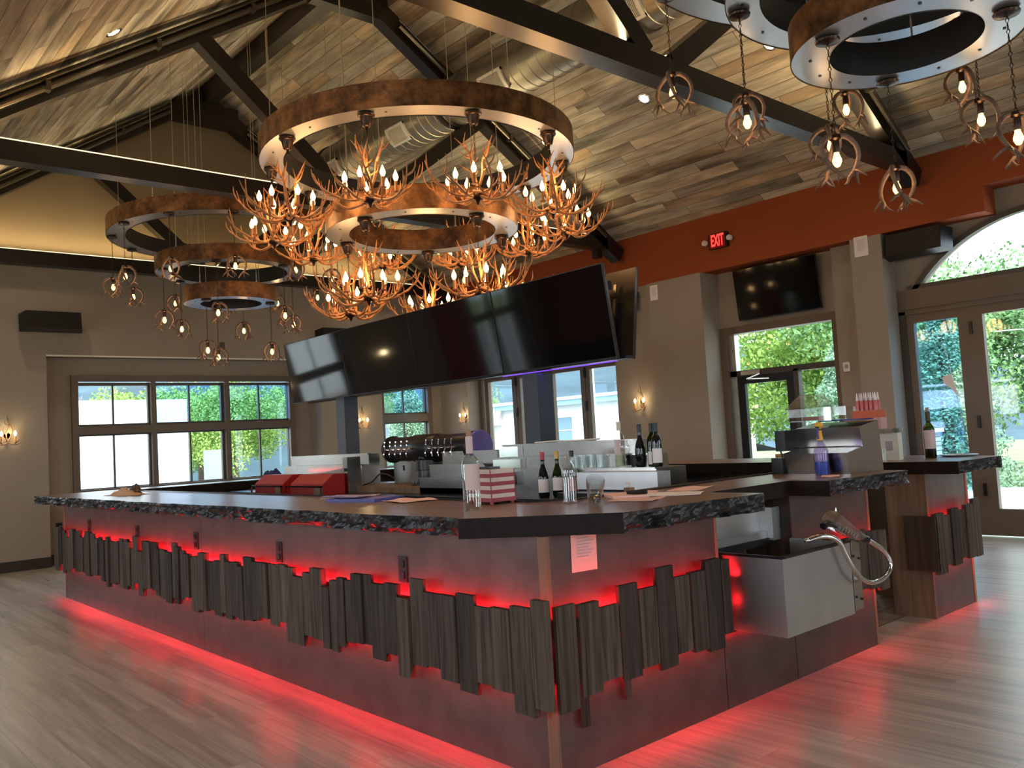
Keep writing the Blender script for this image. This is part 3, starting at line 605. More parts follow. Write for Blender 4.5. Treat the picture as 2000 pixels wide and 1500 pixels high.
# wall sconces
def sconce(loc, rz, label):
    t = thing('wall_sconce', label, 'wall light', loc, rz)
    g = MB(); g.lathe([(0, 0), (.04, 0), (.045, .01), (.02, .02), (0, .02)], 14, (0, 0, -.03), axis='y'); g.build('back_plate', M_iron, t)
    g = MB(); g.tube([(0, -.03, -.13), (-.02, -.05, -.02), (.015, -.05, .09), (-.005, -.04, .21)], [.009, .010, .008, .003]); g.tube([(0, -.03, -.13), (.035, -.05, -.03), (.045, -.05, .06), (.01, -.05, .15), (-.005, -.045, .24)], [.009, .009, .008, .006, .002])
    g.tube([(-.02, -.05, -.02), (-.05, -.06, .03), (-.045, -.06, .09)], [.008, .006, .002]); g.tube([(.015, -.05, .09), (-.03, -.05, .13), (-.03, -.05, .17)], [.006, .005, .002])
    for s in (-1, 1):
        g.tube([(0, -.04, -.12), (s * .05, -.07, -.15), (s * .10, -.08, -.12), (s * .135, -.08, -.075)], [.009, .009, .007, .002]); g.tube([(s * .05, -.07, -.15), (s * .09, -.10, -.155), (s * .15, -.09, -.13)], [.007, .006, .002])
    g.build('antlers', M_antlerp, t, smooth=True)
    for s in (-1, 1):
        c = MB().lathe([(.02, -.12), (.021, -.115), (.011, -.11), (.011, -.04), (0, -.04)], 12, (s * .08, -.08, 0)).build('candle', M_candle, t)
        MB().lathe([(.008, -.04), (.018, -.015), (.02, 0), (.012, .02), (0, .035)], 12, (s * .08, -.08, 0)).build('bulb', M_bulbs, c, smooth=True)
    q = Vector((0, -.11, .0)); q.rotate(Matrix.Rotation(rz, 3, 'Z')); light('POINT', Vector(loc) + q, 3.2, YEL, .05, name='sconce_lamp')
sconce((.08, YF, 1.83), 0, 'antler sconce on the left wall, cut by the left edge of the photo')
sconce((5.42, 10.25, 1.84), 0, 'antler sconce on the pier between the two left wall windows')
sconce((XF, 9.9, 1.86), -PI / 2, 'antler sconce in the far corner beside the folding windows')
sconce((XF, 5.66, 1.83), -PI / 2, 'antler sconce right of the folding windows, above the wine bottles')
sconce((-1.95, YF, 1.84), 0, 'antler sconce on the left wall outside the photo, left of the side window')
#@@PART3
# ------------------------------------------------------------------ the bar
t = thing('bar', 'long bar clad in mottled metallic panels with a ragged band of planks lit red', 'bar', (0, 0, 0))
def part(b, name, mt=None, parent=None, **k): return b.build(name, mt, parent if parent is not None else t, **k)
g = MB(); g.box((0, .032, 0), (.14, 3.62, .984)); part(g, 'cladding_panel', M_slate)
g = MB(); g.box((.001, 3.626, 0), (.14, 7.3, .984)); part(g, 'cladding_panel', M_slate)
part(bx((.032, 0, 0), (1.18, .14, .38)), 'cladding_panel', M_slate); part(bx((.032, .001, .381), (1.18, .14, .984)), 'cladding_panel', M_slate)
part(bx((1.186, 0, 0), (1.83, .14, .38)), 'cladding_panel', M_slate)
part(bx((1.836, 0, 0), (2.75, .14, .38)), 'cladding_panel', M_slate); part(bx((1.885, .001, .38), (2.75, .14, .984)), 'cladding_panel', M_slate)
part(bx((-.003, -.003, 0), (.032, .032, .984)), 'corner_post', M_ply)
part(bx((1.875, .0, .38), (1.89, .30, .984)), 'end_panel', M_darkwood)
part(bx((2.75, -.003, 0), (2.775, .42, .984)), 'end_panel', M_ply); part(bx((1.165, -.003, .38), (1.185, .3, .984)), 'end_panel', M_ply)
part(bx((-.003, 7.3, 0), (.42, 7.32, .984)), 'end_panel', M_ply)
# back side of the bar walls
g = MB(); g.box((.14, .14, 0), (.2, 7.25, .984)); g.box((.2, .14, 0), (1.16, .2, .984)); g.box((1.9, .14, 0), (2.74, .2, .984)); g.box((1.16, .14, 0), (1.9, .2, .38)); part(g, 'inner_wall', M_darkwood)
g = MB(); g.box((.2, 7.15, 0), (4.3, 7.25, .984)); g.box((4.2, .8, 0), (4.3, 7.2, .984)); part(g, 'far_side_wall', M_ply)
# planks
rp = random.Random(3)
def plank(axis, a, w, z0, z1, off, th):
    if axis == 'y': part(bx((-off - th, a, z0), (-off, a + w, z1)), 'plank', M_plank)
    else: part(bx((a, -off - th, z0), (a + w, -off, z1)), 'plank', M_plank)
y = -.075
while y < 7.38:
    w = rp.choice((.075, .09, .10, .115, .13)); zc = rp.uniform(-.03, .03)
    plank('y', y, w - .002, .335 + zc + rp.uniform(-.035, .03), .695 + zc + rp.uniform(-.03, .05), .052, rp.choice((.018, .026, .034))); y += w
for x, w, z0, z1 in ((-.02, .115, .29, .71), (.10, .125, .33, .70), (.23, .125, .36, .665), (.36, .125, .335, .735), (.49, .12, .36, .70), (.612, .125, .325, .775), (.74, .11, .37, .715), (.852, .11, .355, .72), (.965, .12, .335, .76), (1.09, .07, .40, .745)): plank('x', x, w - .003, z0, z1, .052, rp.choice((.02, .03)))
for x, w, z0, z1 in ((.135, .045, .19, .40), (.405, .04, .24, .40)): plank('x', x, w, z0, z1, .022, .012)
for x, w, z0, z1 in ((2.30, .14, .355, .70), (2.445, .12, .385, .73), (2.57, .13, .37, .71), (2.705, .11, .345, .70)): plank('x', x, w - .003, z0, z1, .052, .028)
for yc in (6.41, 5.01, 3.71, 2.374, 1.023):
    g = MB(); g.box((-.008, yc - .037, .715), (0, yc + .037, .84)); o = part(g, 'outlet_plate', M_black)
    for dz in (-.028, .028): bx((-.014, yc - .017, .777 + dz - .018), (-.006, yc + .017, .777 + dz + .018)).build('socket', M_rail, o)
# red led strips behind the planks
part(bx((-.02, .02, .50), (-.004, 7.28, .53)), 'led_strip', M_redlamp); part(bx((.06, -.02, .50), (1.13, -.004, .53)), 'led_strip', M_redlamp); part(bx((2.32, -.02, .50), (2.74, -.004, .53)), 'led_strip', M_redlamp)
RED = (1, .012, .02)
def led(loc, ln, xd, dn, up, w=.02):
    light('AREA', (loc[0], loc[1], .395), dn, RED, ln, w, (0, 0, -1), xdir=xd, name='led_down'); light('AREA', (loc[0], loc[1], .645), up, RED, ln, w, (0, 0, 1), xdir=xd, name='led_up')
led((-.03, 3.65), 7.2, (0, 1, 0), 42, 50); led((.59, -.03), 1.1, (1, 0, 0), 6.5, 7.5); led((2.53, -.03), .44, (1, 0, 0), 2.6, 2.1)
light('AREA', (1.5, -.012, .36), 1.0, RED, .6, .015, (0, 0, -1), xdir=(1, 0, 0), name='led_down')
# the pillar right of the walkway
t = thing('bar_pillar', 'short clad end section of the bar right of the walkway, with its own planks lit red', 'bar end', (0, 0, 0))
part(bx((3.625, 0, 0), (4.285, .14, .984)), 'cladding_panel', M_slate); part(bx((3.60, -.004, 0), (3.625, .28, .984)), 'end_panel', M_ply); part(bx((4.285, -.004, 0), (4.31, .75, .984)), 'end_panel', M_edgewood)
for x, w, z0, z1, th in ((3.55, .14, .31, .715, .03), (3.695, .11, .35, .69, .02), (3.81, .13, .335, .725, .03), (3.945, .12, .365, .70, .02), (4.07, .13, .35, .73, .03), (4.205, .11, .345, .76, .03)): plank('x', x, w - .003, z0, z1, .045, th)
part(bx((3.54, -.075, .33), (3.565, .14, .70)), 'plank', M_darkwood)
part(bx((3.64, -.03, .50), (4.27, -.004, .53)), 'led_strip', M_redlamp)
led((3.95, -.03), .62, (1, 0, 0), 3.4, 2.6, .03)
struct(bx((.2, .2, .001), (4.2, 7.15, .004)).build('floor_tiles', M_tile))

# worktops with live edge
def slab(name, outline, label, mt=M_top, z0=.985, z1=1.07):
    """outline: list of (x, y, kind of the side starting here) - counter-clockwise"""
    P_ = []
    n = len(outline); r = random.Random(len(outline)); from mathutils import noise
    for i in range(n):
        a = outline[i]; b = outline[(i + 1) % n]; L = math.hypot(b[0] - a[0], b[1] - a[1]); k = max(1, int(L / .018)) if a[2] else 1
        nx, ny = (b[1] - a[1]) / L, -(b[0] - a[0]) / L
        for j in range(k): P_.append((a[0] + (b[0] - a[0]) * j / k, a[1] + (b[1] - a[1]) * j / k, nx, ny, a[2] and 0 < j))
    rows = 7; N = len(P_); vs = []
    for q in range(rows):
        f = q / (rows - 1); z = z0 + (z1 - z0) * f
        for x, y, nx, ny, live in P_:
            d = 0; dz = 0
            if live:
                big = noise.noise(Vector((x * 2.3, y * 2.3, 3))) * .045
                d = big + (noise.noise(Vector((x * 9, y * 9, z * 40))) * .032 + noise.noise(Vector((x * 30, y * 30, z * 70 + 5))) * .014) * (1 if q < rows - 1 else .35) - .018 * (1 - f) ** 1.5
                if q == 0: dz = abs(noise.noise(Vector((x * 6, y * 6, 9)))) * .012
            vs.append((x + nx * d, y + ny * d, z + dz))
    fs = []; mi = []
    for q in range(rows - 1):
        for k in range(N): fs.append((q * N + k, q * N + (k + 1) % N, (q + 1) * N + (k + 1) % N, (q + 1) * N + k)); mi.append(1 if P_[k][4] or P_[(k + 1) % N][4] else 2)
    fs.append(tuple(reversed(range(N)))); mi.append(2); fs.append(tuple((rows - 1) * N + k for k in range(N))); mi.append(0)
    me = bpy.data.meshes.new(name); me.from_pydata(vs, [], fs)
    for x in (mt, M_bark, M_edge): me.materials.append(x)
    me.polygons.foreach_set('material_index', mi); me.update()
    o = bpy.data.objects.new(name, me); C.objects.link(o); tag(o, label, 'bar top'); return o
slab('worktop', [(-.25, 7.42, 1), (-.20, .30, 0), (.225, -.245, 1), (1.14, -.315, 0), (1.14, -.005, 0), (1.90, -.005, 0), (1.888, -.24, 1), (2.70, -.29, 0), (2.76, .45, 0), (1.8, .45, 0), (.62, .42, 0), (.47, .60, 0), (.47, 6.95, 0), (3.85, 6.95, 0), (3.85, .50, 0), (3.56, .45, 0), (3.556, -.249, 1), (4.32, -.30, 0), (4.62, -.1, 1), (4.62, 7.45, 0)][0:15] and
     [(-.25, 7.42, 1), (-.20, .30, 0), (.225, -.245, 1), (1.14, -.315, 0), (1.14, -.005, 0), (1.90, -.005, 0), (1.888, -.24, 1), (2.70, -.29, 0), (2.74, .45, 0), (.62, .42, 0), (.47, .60, 0), (.47, 6.95, 0), (3.85, 6.95, 0), (3.83, .45, 0), (3.56, .43, 0), (3.556, -.249, 1), (4.18, -.30, 1), (4.45, .3, 1), (4.62, 1.0, 0), (4.62, 7.45, 0)],
     'dark brown wooden bar top with a black bark live edge wrapping round the whole bar')
g = MB(); g.tube([(2.735, .455, 1.071), (.625, .425, 1.071), (.475, .605, 1.071), (.475, 6.94, 1.071)], .011, 5, sub=1); tag(g.build('drip_rail', M_rail), 'thin black drip rail along the inner edge of the bar top', 'rail')

# ice sink hung in the notch
t = thing('ice_sink', 'stainless steel ice bin hung outside the bar in the notch of the bar top', 'sink', (1.54, -.16, .38))
def W(b):   # world coordinates -> local of thing t
    o = t.location; b.v = [(x - o.x, y - o.y, z - o.z) for x, y, z in b.v]; return b
g = MB(); x0, x1, y0, y1, z0, z1 = 1.215, 1.86, -.34, .0, .385, .755
g.box((x0, y0, z0), (x1, y0 + .012, z1)); g.box((x0, y0 + .012, z0), (x0 + .012, y1, z1)); g.box((x1 - .012, y0 + .012, z0), (x1, y1, z1)); g.box((x0 + .012, y0 + .012, z0), (x1 - .012, y1, z0 + .012)); W(g).build('basin', M_ssd, t)
g = MB(); g.box((x0 + .01, y0 - .004, z1 - .004), (x1 + .0, y0 + .022, z1 + .008)); g.box((x0 - .004, y0, z1 - .004), (x0 + .018, .12, z1 + .008)); g.box((x0, .09, z1 - .03), (x1, .13, z1 + .008)); W(g).build('rim', M_black, t)
g = MB(); g.box((x0 + .02, y0 + .02, .55), (x1 - .02, .10, .56)); W(g).build('basin_floor', M_ssd, t)
g = MB(); g.box((1.18, .14, .76), (1.87, .16, .93)); g.box((1.18, .10, .76), (1.87, .14, .80)); g.box((1.79, .06, .75), (1.87, .14, .93)); W(g).build('backsplash', M_ssd, t)
g = MB(); g.box((1.866, -.345, .40), (1.95, -.335, .76)); g.box((1.861, -.333, .40), (1.866, .0, .76)); g.lathe([(0, -.352), (.006, -.352), (.006, -.345)], 8, (1.882, 0, .68), axis='y'); W(g).build('side_bracket', M_ss, t)
g = MB(); 
for x, z in ((1.875, .68), (1.875, .47), (1.94, .66), (1.935, .45)): g.box((x - .005, -.352, z - .006), (x + .005, -.344, z + .006))
W(g).build('bolts', M_black, t)
t2 = t; t = thing('spray_hose', 'curled chrome hose with a plastic wrapped black spray nozzle beside the ice sink', 'hose', (1.9, -.36, .6))
g = MB(); g.tube([(1.50, -.30, .80), (1.56, -.33, .815), (1.623, -.36, .811), (1.684, -.38, .778), (1.716, -.39, .717), (1.766, -.40, .637), (1.846, -.40, .573), (1.94, -.40, .538), (2.053, -.40, .537), (2.14, -.40, .565), (2.167, -.40, .616), (2.124, -.39, .677), (2.056, -.38, .718), (1.99, -.37, .752)], .0135, 10); W(g).build('hose', M_chrome, t, smooth=True)
g = MB(); g.tube([(1.995, -.37, .750), (1.93, -.36, .775)], .02, 10); g.tube([(1.93, -.36, .775), (1.69, -.34, .868)], .013, 10); g.tube([(1.70, -.34, .864), (1.655, -.34, .872), (1.61, -.34, .862)], .018, 10); W(g).build('nozzle', M_black, t, smooth='auto')
g = MB()
for k in range(7): 
    u = .15 + .7 * k / 7; g.tube([(1.93 - .24 * u, -.36 + .02 * u, .775 + .093 * u), (1.93 - .24 * (u + .05), -.36 + .02 * u, .775 + .093 * (u + .05))], .019, 8)
W(g).build('spring_coil', M_chrome, t)
g = MB(); g.tube([(1.97, -.365, .765), (1.88, -.355, .80), (1.78, -.35, .845), (1.70, -.345, .885), (1.68, -.345, .90)], [.018, .034, .046, .052, .045], 9); g.add([(1.67, -.36, .87), (1.75, -.34, .945), (1.79, -.33, .87), (1.70, -.32, .84)], [(0, 1, 2, 3)]); W(g).build('plastic_bag', M_clear, t)

# notices
def notice(loc, rz, w, h, label, mt=M_white):
    g = MB(); g.box((-w / 2, -.002, 0), (w / 2, 0, h), mt)
    for k in range(9): g.box((-w * .28, -.0026, h * (.30 + .065 * k)), (w * (.18 + .1 * ((k * 7) % 3)), -.002, h * (.30 + .065 * k) + h * .018), M_ink)
    o = g.build('paper_notice'); o.location = loc; o.rotation_euler = (0, 0, rz); return tag(o, label, 'notice')
o = notice((.232, -.001, .815), 0, .155, .20, 'white printed notice taped to the bar front beneath the right corner of the bar top', M_pinkp); o.rotation_euler = (0, .03, 0)
notice((XF - .065, 5.26, 3.26), -PI / 2, .14, .22, 'small white notice high on the column left of the exit door')
notice((XF - .001, 2.16, 3.30), -PI / 2, .17, .24, 'white notice high on the narrow column between the exit door and the arched doors')

# ------------------------------------------------------------------ island with bottle tiers
t = thing('bar_island', 'low centre island of the bar with a black glossy top', 'bar island', (2.25, 3.7, 0))
W(bx((1.62, .95, 0), (2.9, 6.6, .93))).build('body', M_darkwood, t); W(bx((1.50, .80, .93), (2.95, 6.7, .975))).build('black_top', M_rail, t)
W(bx((1.75, 2.65, .975), (2.5, 4.55, 1.02))).build('tower_board', M_ply, t)
def tiers(label, y0, y1, xs, zs, endstep=0, group=None, mt=M_ss):
    tt = thing('bottle_step', label, 'bottle shelf', (2.1, (y0 + y1) / 2, .975)); nonlocal_t[0] = tt
    for k, (x, z) in enumerate(zip(xs, zs)):
        zb = zs[k + 1] if k + 1 < len(zs) else .975
        b = MB().box((x, y0 - endstep * k, zb), (2.10, y1, z)); b.box((x - .012, y0 - endstep * k, z - .004), (x + .02, y1, z + .006)); o = tt.location
        b.v = [(p[0] - o.x, p[1] - o.y, p[2] - o.z) for p in b.v]; b.build('step', mt, tt)
    return tt
nonlocal_t = [None]
tiers('stainless stepped bottle shelf left of the beer tower, glowing red at its top step', 4.50, 6.10, (1.98, 1.90, 1.80), (1.318, 1.215, 1.13))
tiers('stainless stepped bottle shelf behind the clear bottle, right of the beer tower', 2.62, 3.35, (2.0, 1.86, 1.75), (1.30, 1.20, 1.10))
s = tiers('long stainless stepped bottle shelf at the right end of the island, glasses on its steps', 1.14, 2.55, (2.0, 1.93, 1.80), (1.335, 1.24, 1.155), .14)
for k, (x, z) in enumerate(((1.97, 1.33), (1.90, 1.235), (1.77, 1.15))):
    o = s.location; MB().box((x - o.x, 2.34 - .10 * k - o.y, z - .10 - o.z), (x + .05 - o.x, 2.56 - o.y, z - .005 - o.z)).build('mirror_end_plate', M_chrome, s)
# shelf uprights + led details on the left one
t = thing('speed_rail', 'dull grey steel rail box in front of the right end of the bottle shelf', 'rail', (1.6, 1.4, 1.0))
W(MB().box((1.66, .74, 1.03), (1.785, 1.42, 1.14))).build('rail_box', M_ssd, t); W(MB().box((1.50, .70, .975), (1.795, 1.45, 1.02))).build('rubber_mat', M_rail, t)
t = thing('bin_cabinet', 'stainless end cabinet with slanted front right of the red glowing ice bins', 'cabinet', (1.7, 4.3, .975))
W(MB().prism([(4.36, .975), (4.36, 1.30), (4.44, 1.30), (4.44, 1.20), (4.95, 1.155), (5.02, .975)], 1.66, 1.80, axis='x')).build('cabinet_body', M_ss, t)
W(bx((1.645, 4.60, 1.0), (1.66, 4.63, 1.15))).build('switch_slot', M_black, t); W(bx((1.640, 4.607, 1.06), (1.648, 4.623, 1.09))).build('indicator', M_redlamp, t); W(bx((1.645, 4.38, 1.17), (1.66, 4.40, 1.20))).build('latch', M_black, t)
for k, (ya, yb, lab) in enumerate(((5.10, 5.78, 'red lit ice bin with curved clear lid, the left one of the pair'), (4.36 + .62, 4.36 - .02, 'red lit ice bin with curved clear lid, beside the slanted steel cabinet'))):
    if k == 1: ya, yb = 4.32, 5.00
    t = thing('ice_bin', lab, 'ice bin', (1.4, (ya + yb) / 2, .93), 0, None)
    g = MB(); g.prism([(1.40, .93), (1.40, 1.075), (1.50, 1.155), (1.62, 1.155), (1.62, .93)], ya + .03, yb - .03, axis='y'); W(g).build('lit_tub', mat('red_lit_tub', (.24, .008, .008), .45, emit=(1, .02, .02), estr=.03), t)
    g = MB()
    for q in range(26):
        yy = ya + .04 + (yb - ya - .08) * q / 25; g.box((1.394, yy - .003, .94), (1.40, yy + .003, 1.07))
    W(g).build('ribs', M_flagr, t)
    g = MB(); g.box((1.36, ya, 1.045), (1.375, yb, 1.06)); g.box((1.36, ya, .93), (1.375, ya + .015, 1.06)); g.box((1.36, yb - .015, .93), (1.375, yb, 1.06)); W(g).build('frame', M_chrome, t)
    W(bx((1.39, ya + .03, .935), (1.393, ya + .19, 1.045))).build('shade_flap', M_ply, t)
light('AREA', (1.75, 5.2, 1.16), .6, RED, 1.2, .05, (0.3, 0, 1), name='bin_glow')
# beer tower
t = thing('beer_tower', 'black pipe beer tower with two rows of chrome taps and a purple end disc', 'beer tower', (2.1, 3.68, 1.02))
MB().lathe([(.17, 0), (.17, .012), (.125, .02), (.12, .03), (.115, .13), (.125, .135), (.125, .22), (.10, .235), (.10, .30)], 28).build('column', M_black, t, smooth='auto')
for k in range(8): MB().lathe([(0, 0), (.012, 0), (.012, .02), (0, .02)], 6, (.15 * math.cos(k * PI / 4), .15 * math.sin(k * PI / 4), .012)).build('bolt', M_chrome, t)
MB().lathe([(0, -.72), (.06, -.715), (.10, -.69), (.112, -.64), (.112, .56), (.10, .58), (.08, .60), (.0, .60)], 28, (0, -.0, .325), axis='y').build('pipe', M_black, t, smooth='auto')
MB().lathe([(.116, -.19), (.124, -.18), (.124, .18), (.116, .19)], 28, (0, 0, .325), axis='y').build('pipe_sleeve', M_black, t, smooth='auto')
for yy in (-.655, .57): MB().lathe([(.118, -.02), (.126, -.015), (.126, .015), (.118, .02)], 28, (0, yy, .325), axis='y').build('pipe_flange', M_black, t, smooth='auto')
MB().lathe([(0, -.745), (.125, -.745), (.13, -.735), (.13, -.715), (0, -.715)], 32, (0, 0, .325), axis='y').build('end_disc', M_purpled, t)
for y0 in (-.60, .05):
    g = MB(); g.tube([(-.17, y0, .325), (-.17, y0 + .42, .325)], .008, 8, sub=1); g.tube([(-.11, y0 + .03, .325), (-.17, y0 + .03, .325)], .008, 6, sub=1); g.tube([(-.11, y0 + .38, .325), (-.17, y0 + .38, .325)], .008, 6, sub=1); g.build('tap_bar', M_chrome, t)
    for k in range(5):
        yy = y0 + .02 + .09 * k; g = MB()
        g.tube([(-.11, yy, .325), (-.19, yy, .325)], .006, 8, sub=1); g.tube([(-.185, yy, .33), (-.19, yy, .36), (-.185, yy, .385)], [.005, .0065, .004], 8); g.tube([(-.18, yy, .32), (-.20, yy, .29), (-.195, yy, .255)], [.0065, .006, .004], 8); g.lathe([(0, 0), (.007, .004), (.007, .014), (0, .018)], 8, (-.185, yy, .385)); g.build('tap', M_chrome, t, smooth='auto')
g = MB(); g.tube([(1.86, 4.42, 1.03), (1.88, 4.30, 1.06), (1.88, 4.16, 1.13), (1.88, 4.02, 1.12), (1.9, 3.95, 1.085)], .006, 6); tag(g.build('power_cable', M_black), 'black cable arching over the island left of the beer tower', 'cable')
t = thing('steel_box', 'stainless box with a rounded lid standing behind the beer tower base', 'box', (2.3, 4.25, 1.02)); MB().box((-.1, -.13, 0), (.12, .16, .26)).build('body', M_ss, t); bx((-.105, -.02, .12), (-.1, .0, .17)).build('switch', M_black, t)
t = thing('steel_box', 'polished stainless box right of the beer tower column', 'box', (2.25, 3.30, 1.02)); MB().prism([(-.14, 0), (-.14, .16), (-.06, .24), (.08, .24), (.14, .16), (.14, 0)], -.08, .1, axis='x').build('body', M_grille, t)

# television frame: posts, rail, purple strip
XC = 2.19
t = thing('television_stand', 'two dark blue-grey posts rising from the island to carry the televisions', 'stand', (XC, 3.78, .975))
for y in (5.22, 2.31): W(bx((XC - .08, y - .085, .975), (XC + .08, y + .085, 2.6))).build('post', M_postm, t)
for z in (2.0, 2.45): W(bx((XC - .03, 1.5, z - .03), (XC + .03, 6.1, z + .03))).build('rail', M_black, t)
W(bx((XC - .03, 1.36, 1.905), (XC + .05, 6.0, 1.925))).build('purple_strip', M_black, t)
W(bx((2.10, 1.40, 1.886), (2.118, 2.62, 1.892))).build('lit_strip', M_purple, t)
light('AREA', (2.15, 2.3, 1.88), 1.2, (.25, .05, 1), 2.6, .03, (0, 0, -1), xdir=(0, 1, 0), name='purple_led')
lab = ['rightmost and nearest of the four large televisions over the bar', 'second television from the right in the row over the bar', 'third television from the right in the row over the bar', 'leftmost and farthest of the four large televisions over the bar']
YS = [1.378, 2.585, 3.775, 4.985, 6.19]
for side in (-1, 1):
    for k in range(4):
        if side == 1 and k: lb = ['', 'television in the rear row, back to back with the second from the right', 'television in the rear row, back to back with the third from the right', 'television in the rear row, back to back with the leftmost one'][k]
        elif side == 1: lb = 'television in the rear row seen from behind, past the right end of the front row'
        else: lb = lab[k]
        yc = (YS[k] + YS[k + 1]) / 2; w = YS[k + 1] - YS[k] - .006; h = .672
        t = thing('television', lb, 'television', (XC + side * .09, yc, 1.905)); tilt = math.atan2(.10, .665) * side; t.rotation_euler = (0, tilt, 0)
        s = side
        MB().box((-.012 * s, -w / 2, 0), (.018 * -s if 0 else -.012 * s - .0 * s + .03 * -s * 0, w / 2, h))
        a = MB(); a.box((0, -w / 2, 0), (-s * .022, w / 2, h)); a.build('housing', M_tvback, t)
        a = MB(); a.box((s * .001, -w / 2, 0), (s * .009, w / 2, h)); a.build('bezel', M_black, t)
        a = MB(); a.box((s * .0095, -w / 2 + .006, .014), (s * .0105, w / 2 - .006, h - .006)); a.build('screen', M_screen, t)
        a = MB(); a.box((-s * .022, -w * .40, .02), (-s * .05, w * .40, h * .62)); a.build('rear_box', M_black, t)
        if side == 1 and k == 0:
            a = MB(); a.box((-s * .05, -w * .40 + .03, .16), (-s * .058, -w * .40 + .055, .56)); a.build('bright_strip', M_ss, t)
# wall television, exit sign, switch, speakers
t = thing('wall_television', 'television mounted above the exit door in the recess', 'television', (XR - .09, 3.46, 2.80)); t.rotation_euler = (0, math.radians(-6), 0)
MB().box((0, -.61, 0), (.03, .61, .69)).build('housing', M_black, t); MB().box((-.004, -.605, .012), (0, .605, .685)).build('screen', M_screen, t); MB().box((.03, -.2, .2), (.085, .2, .5)).build('wall_bracket', M_black, t)
t = thing('exit_sign', 'black exit sign with red letters and two round emergency lamps on the orange band', 'exit sign', (XF, 4.12, 3.90))
g = MB(); g.prism([(-.15, -.09), (-.135, -.105), (.135, -.105), (.15, -.09), (.15, .09), (.135, .105), (-.135, .105), (-.15, .09)], -.05, 0, axis='x'); g.build('housing', M_black, t)
bx((-.052, -.115, -.095), (-.049, .128, .095)).build('red_panel', mat('dark_red_panel', (.05, .002, .002), .3, emit=(.5, .005, .005), estr=.25), t)
cu = bpy.data.curves.new('exit_text', 'FONT'); cu.body = 'EXIT'; cu.size = .20; cu.extrude = .002; cu.align_x = 'CENTER'; cu.align_y = 'CENTER'; cu.offset = .004
to = bpy.data.objects.new('tmp', cu); C.objects.link(to); bpy.context.view_layer.update(); dg = bpy.context.evaluated_depsgraph_get(); me = bpy.data.meshes.new_from_object(to.evaluated_get(dg)); bpy.data.objects.remove(to)
o = bpy.data.objects.new('letters', me); C.objects.link(o); me.materials.clear(); me.materials.append(M_exit); o.parent = t; o.location = (-.054, .005, 0); o.rotation_euler = (PI / 2, 0, -PI / 2); o.scale = (.50, 1.12, 1)
for s, z in ((1, .0), (-1, .0)):
    MB().lathe([(0, -.09), (.035, -.09), (.038, -.08), (.036, -.04), (.02, -.03), (0, -.03)], 18, (0, s * .20, z), axis='x').build('emergency_lamp', M_white, t, smooth='auto'); bx((-.04, s * .14, z - .01), (-.02, s * .19, z + .01)).build('lamp_arm', M_black, t)
t = thing('thermostat', 'small white thermostat on the wall right of the exit door', 'thermostat', (XR - .12, 2.56, 2.02)); MB().prism([(-.04, -.055), (.04, -.055), (.045, .05), (.035, .06), (-.035, .06), (-.045, .05)], -.02, 0, axis='x').build('body', M_white, t); bx((-.022, -.022, -.02), (-.019, .022, .03)).build('display', M_ink, t)
def speaker(loc, rz, w, h, d, label, tilt=.15):
    t = thing('wall_speaker', label, 'speaker', loc, rz)
    g = MB(); g.prism([(-w / 2, 0), (-w / 2 + .05, -d), (w / 2 - .05, -d), (w / 2, 0)], 0, h); o = g.build('cabinet', M_black, t); o.rotation_euler = (-tilt, 0, 0)
    g = MB(); g.prism([(-w / 2 + .055, -d - .004), (w / 2 - .055, -d - .004), (w / 2 - .055, -d), (-w / 2 + .055, -d)], .01, h - .01); o = g.build('grille', M_black, t); o.rotation_euler = (-tilt, 0, 0)
    bx((-.04, -.02, h * .3), (.04, .12, h * .6)).build('bracket', M_black, t); return t
speaker((.62, YF - .10, 3.19), 0, .78, .24, .2, 'long black speaker on the left wall above the sconce')
speaker((4.95, YF - .10, 3.14), 0, .6, .24, .2, 'black speaker on the left wall, peeking over the leftmost television')
speaker((XR - .15, 1.56, 3.2), -PI / 2, .72, .26, .2, 'long black speaker above the arched doors, beside the fanlight')
speaker((XF - .12, 5.72, 3.15), -PI / 2, .3, .3, .16, 'small black speaker past the right end of the televisions', .3)
bx((3.02, YF - .012, 3.02), (3.10, YF, 3.14)).build('wall_plate', M_sash); tag(bpy.context.scene.objects['wall_plate'], 'small dark wall plate above the left windows, behind the low pendants', 'wall plate')
o = bx((.585, YF - .0, .45), (.585, YF, .56)); 
o = bx((.70, YR - .012, .45), (.78, YR, .57)).build('wall_socket', M_black); tag(o, 'black wall socket low on the left wall past the bar end', 'socket')
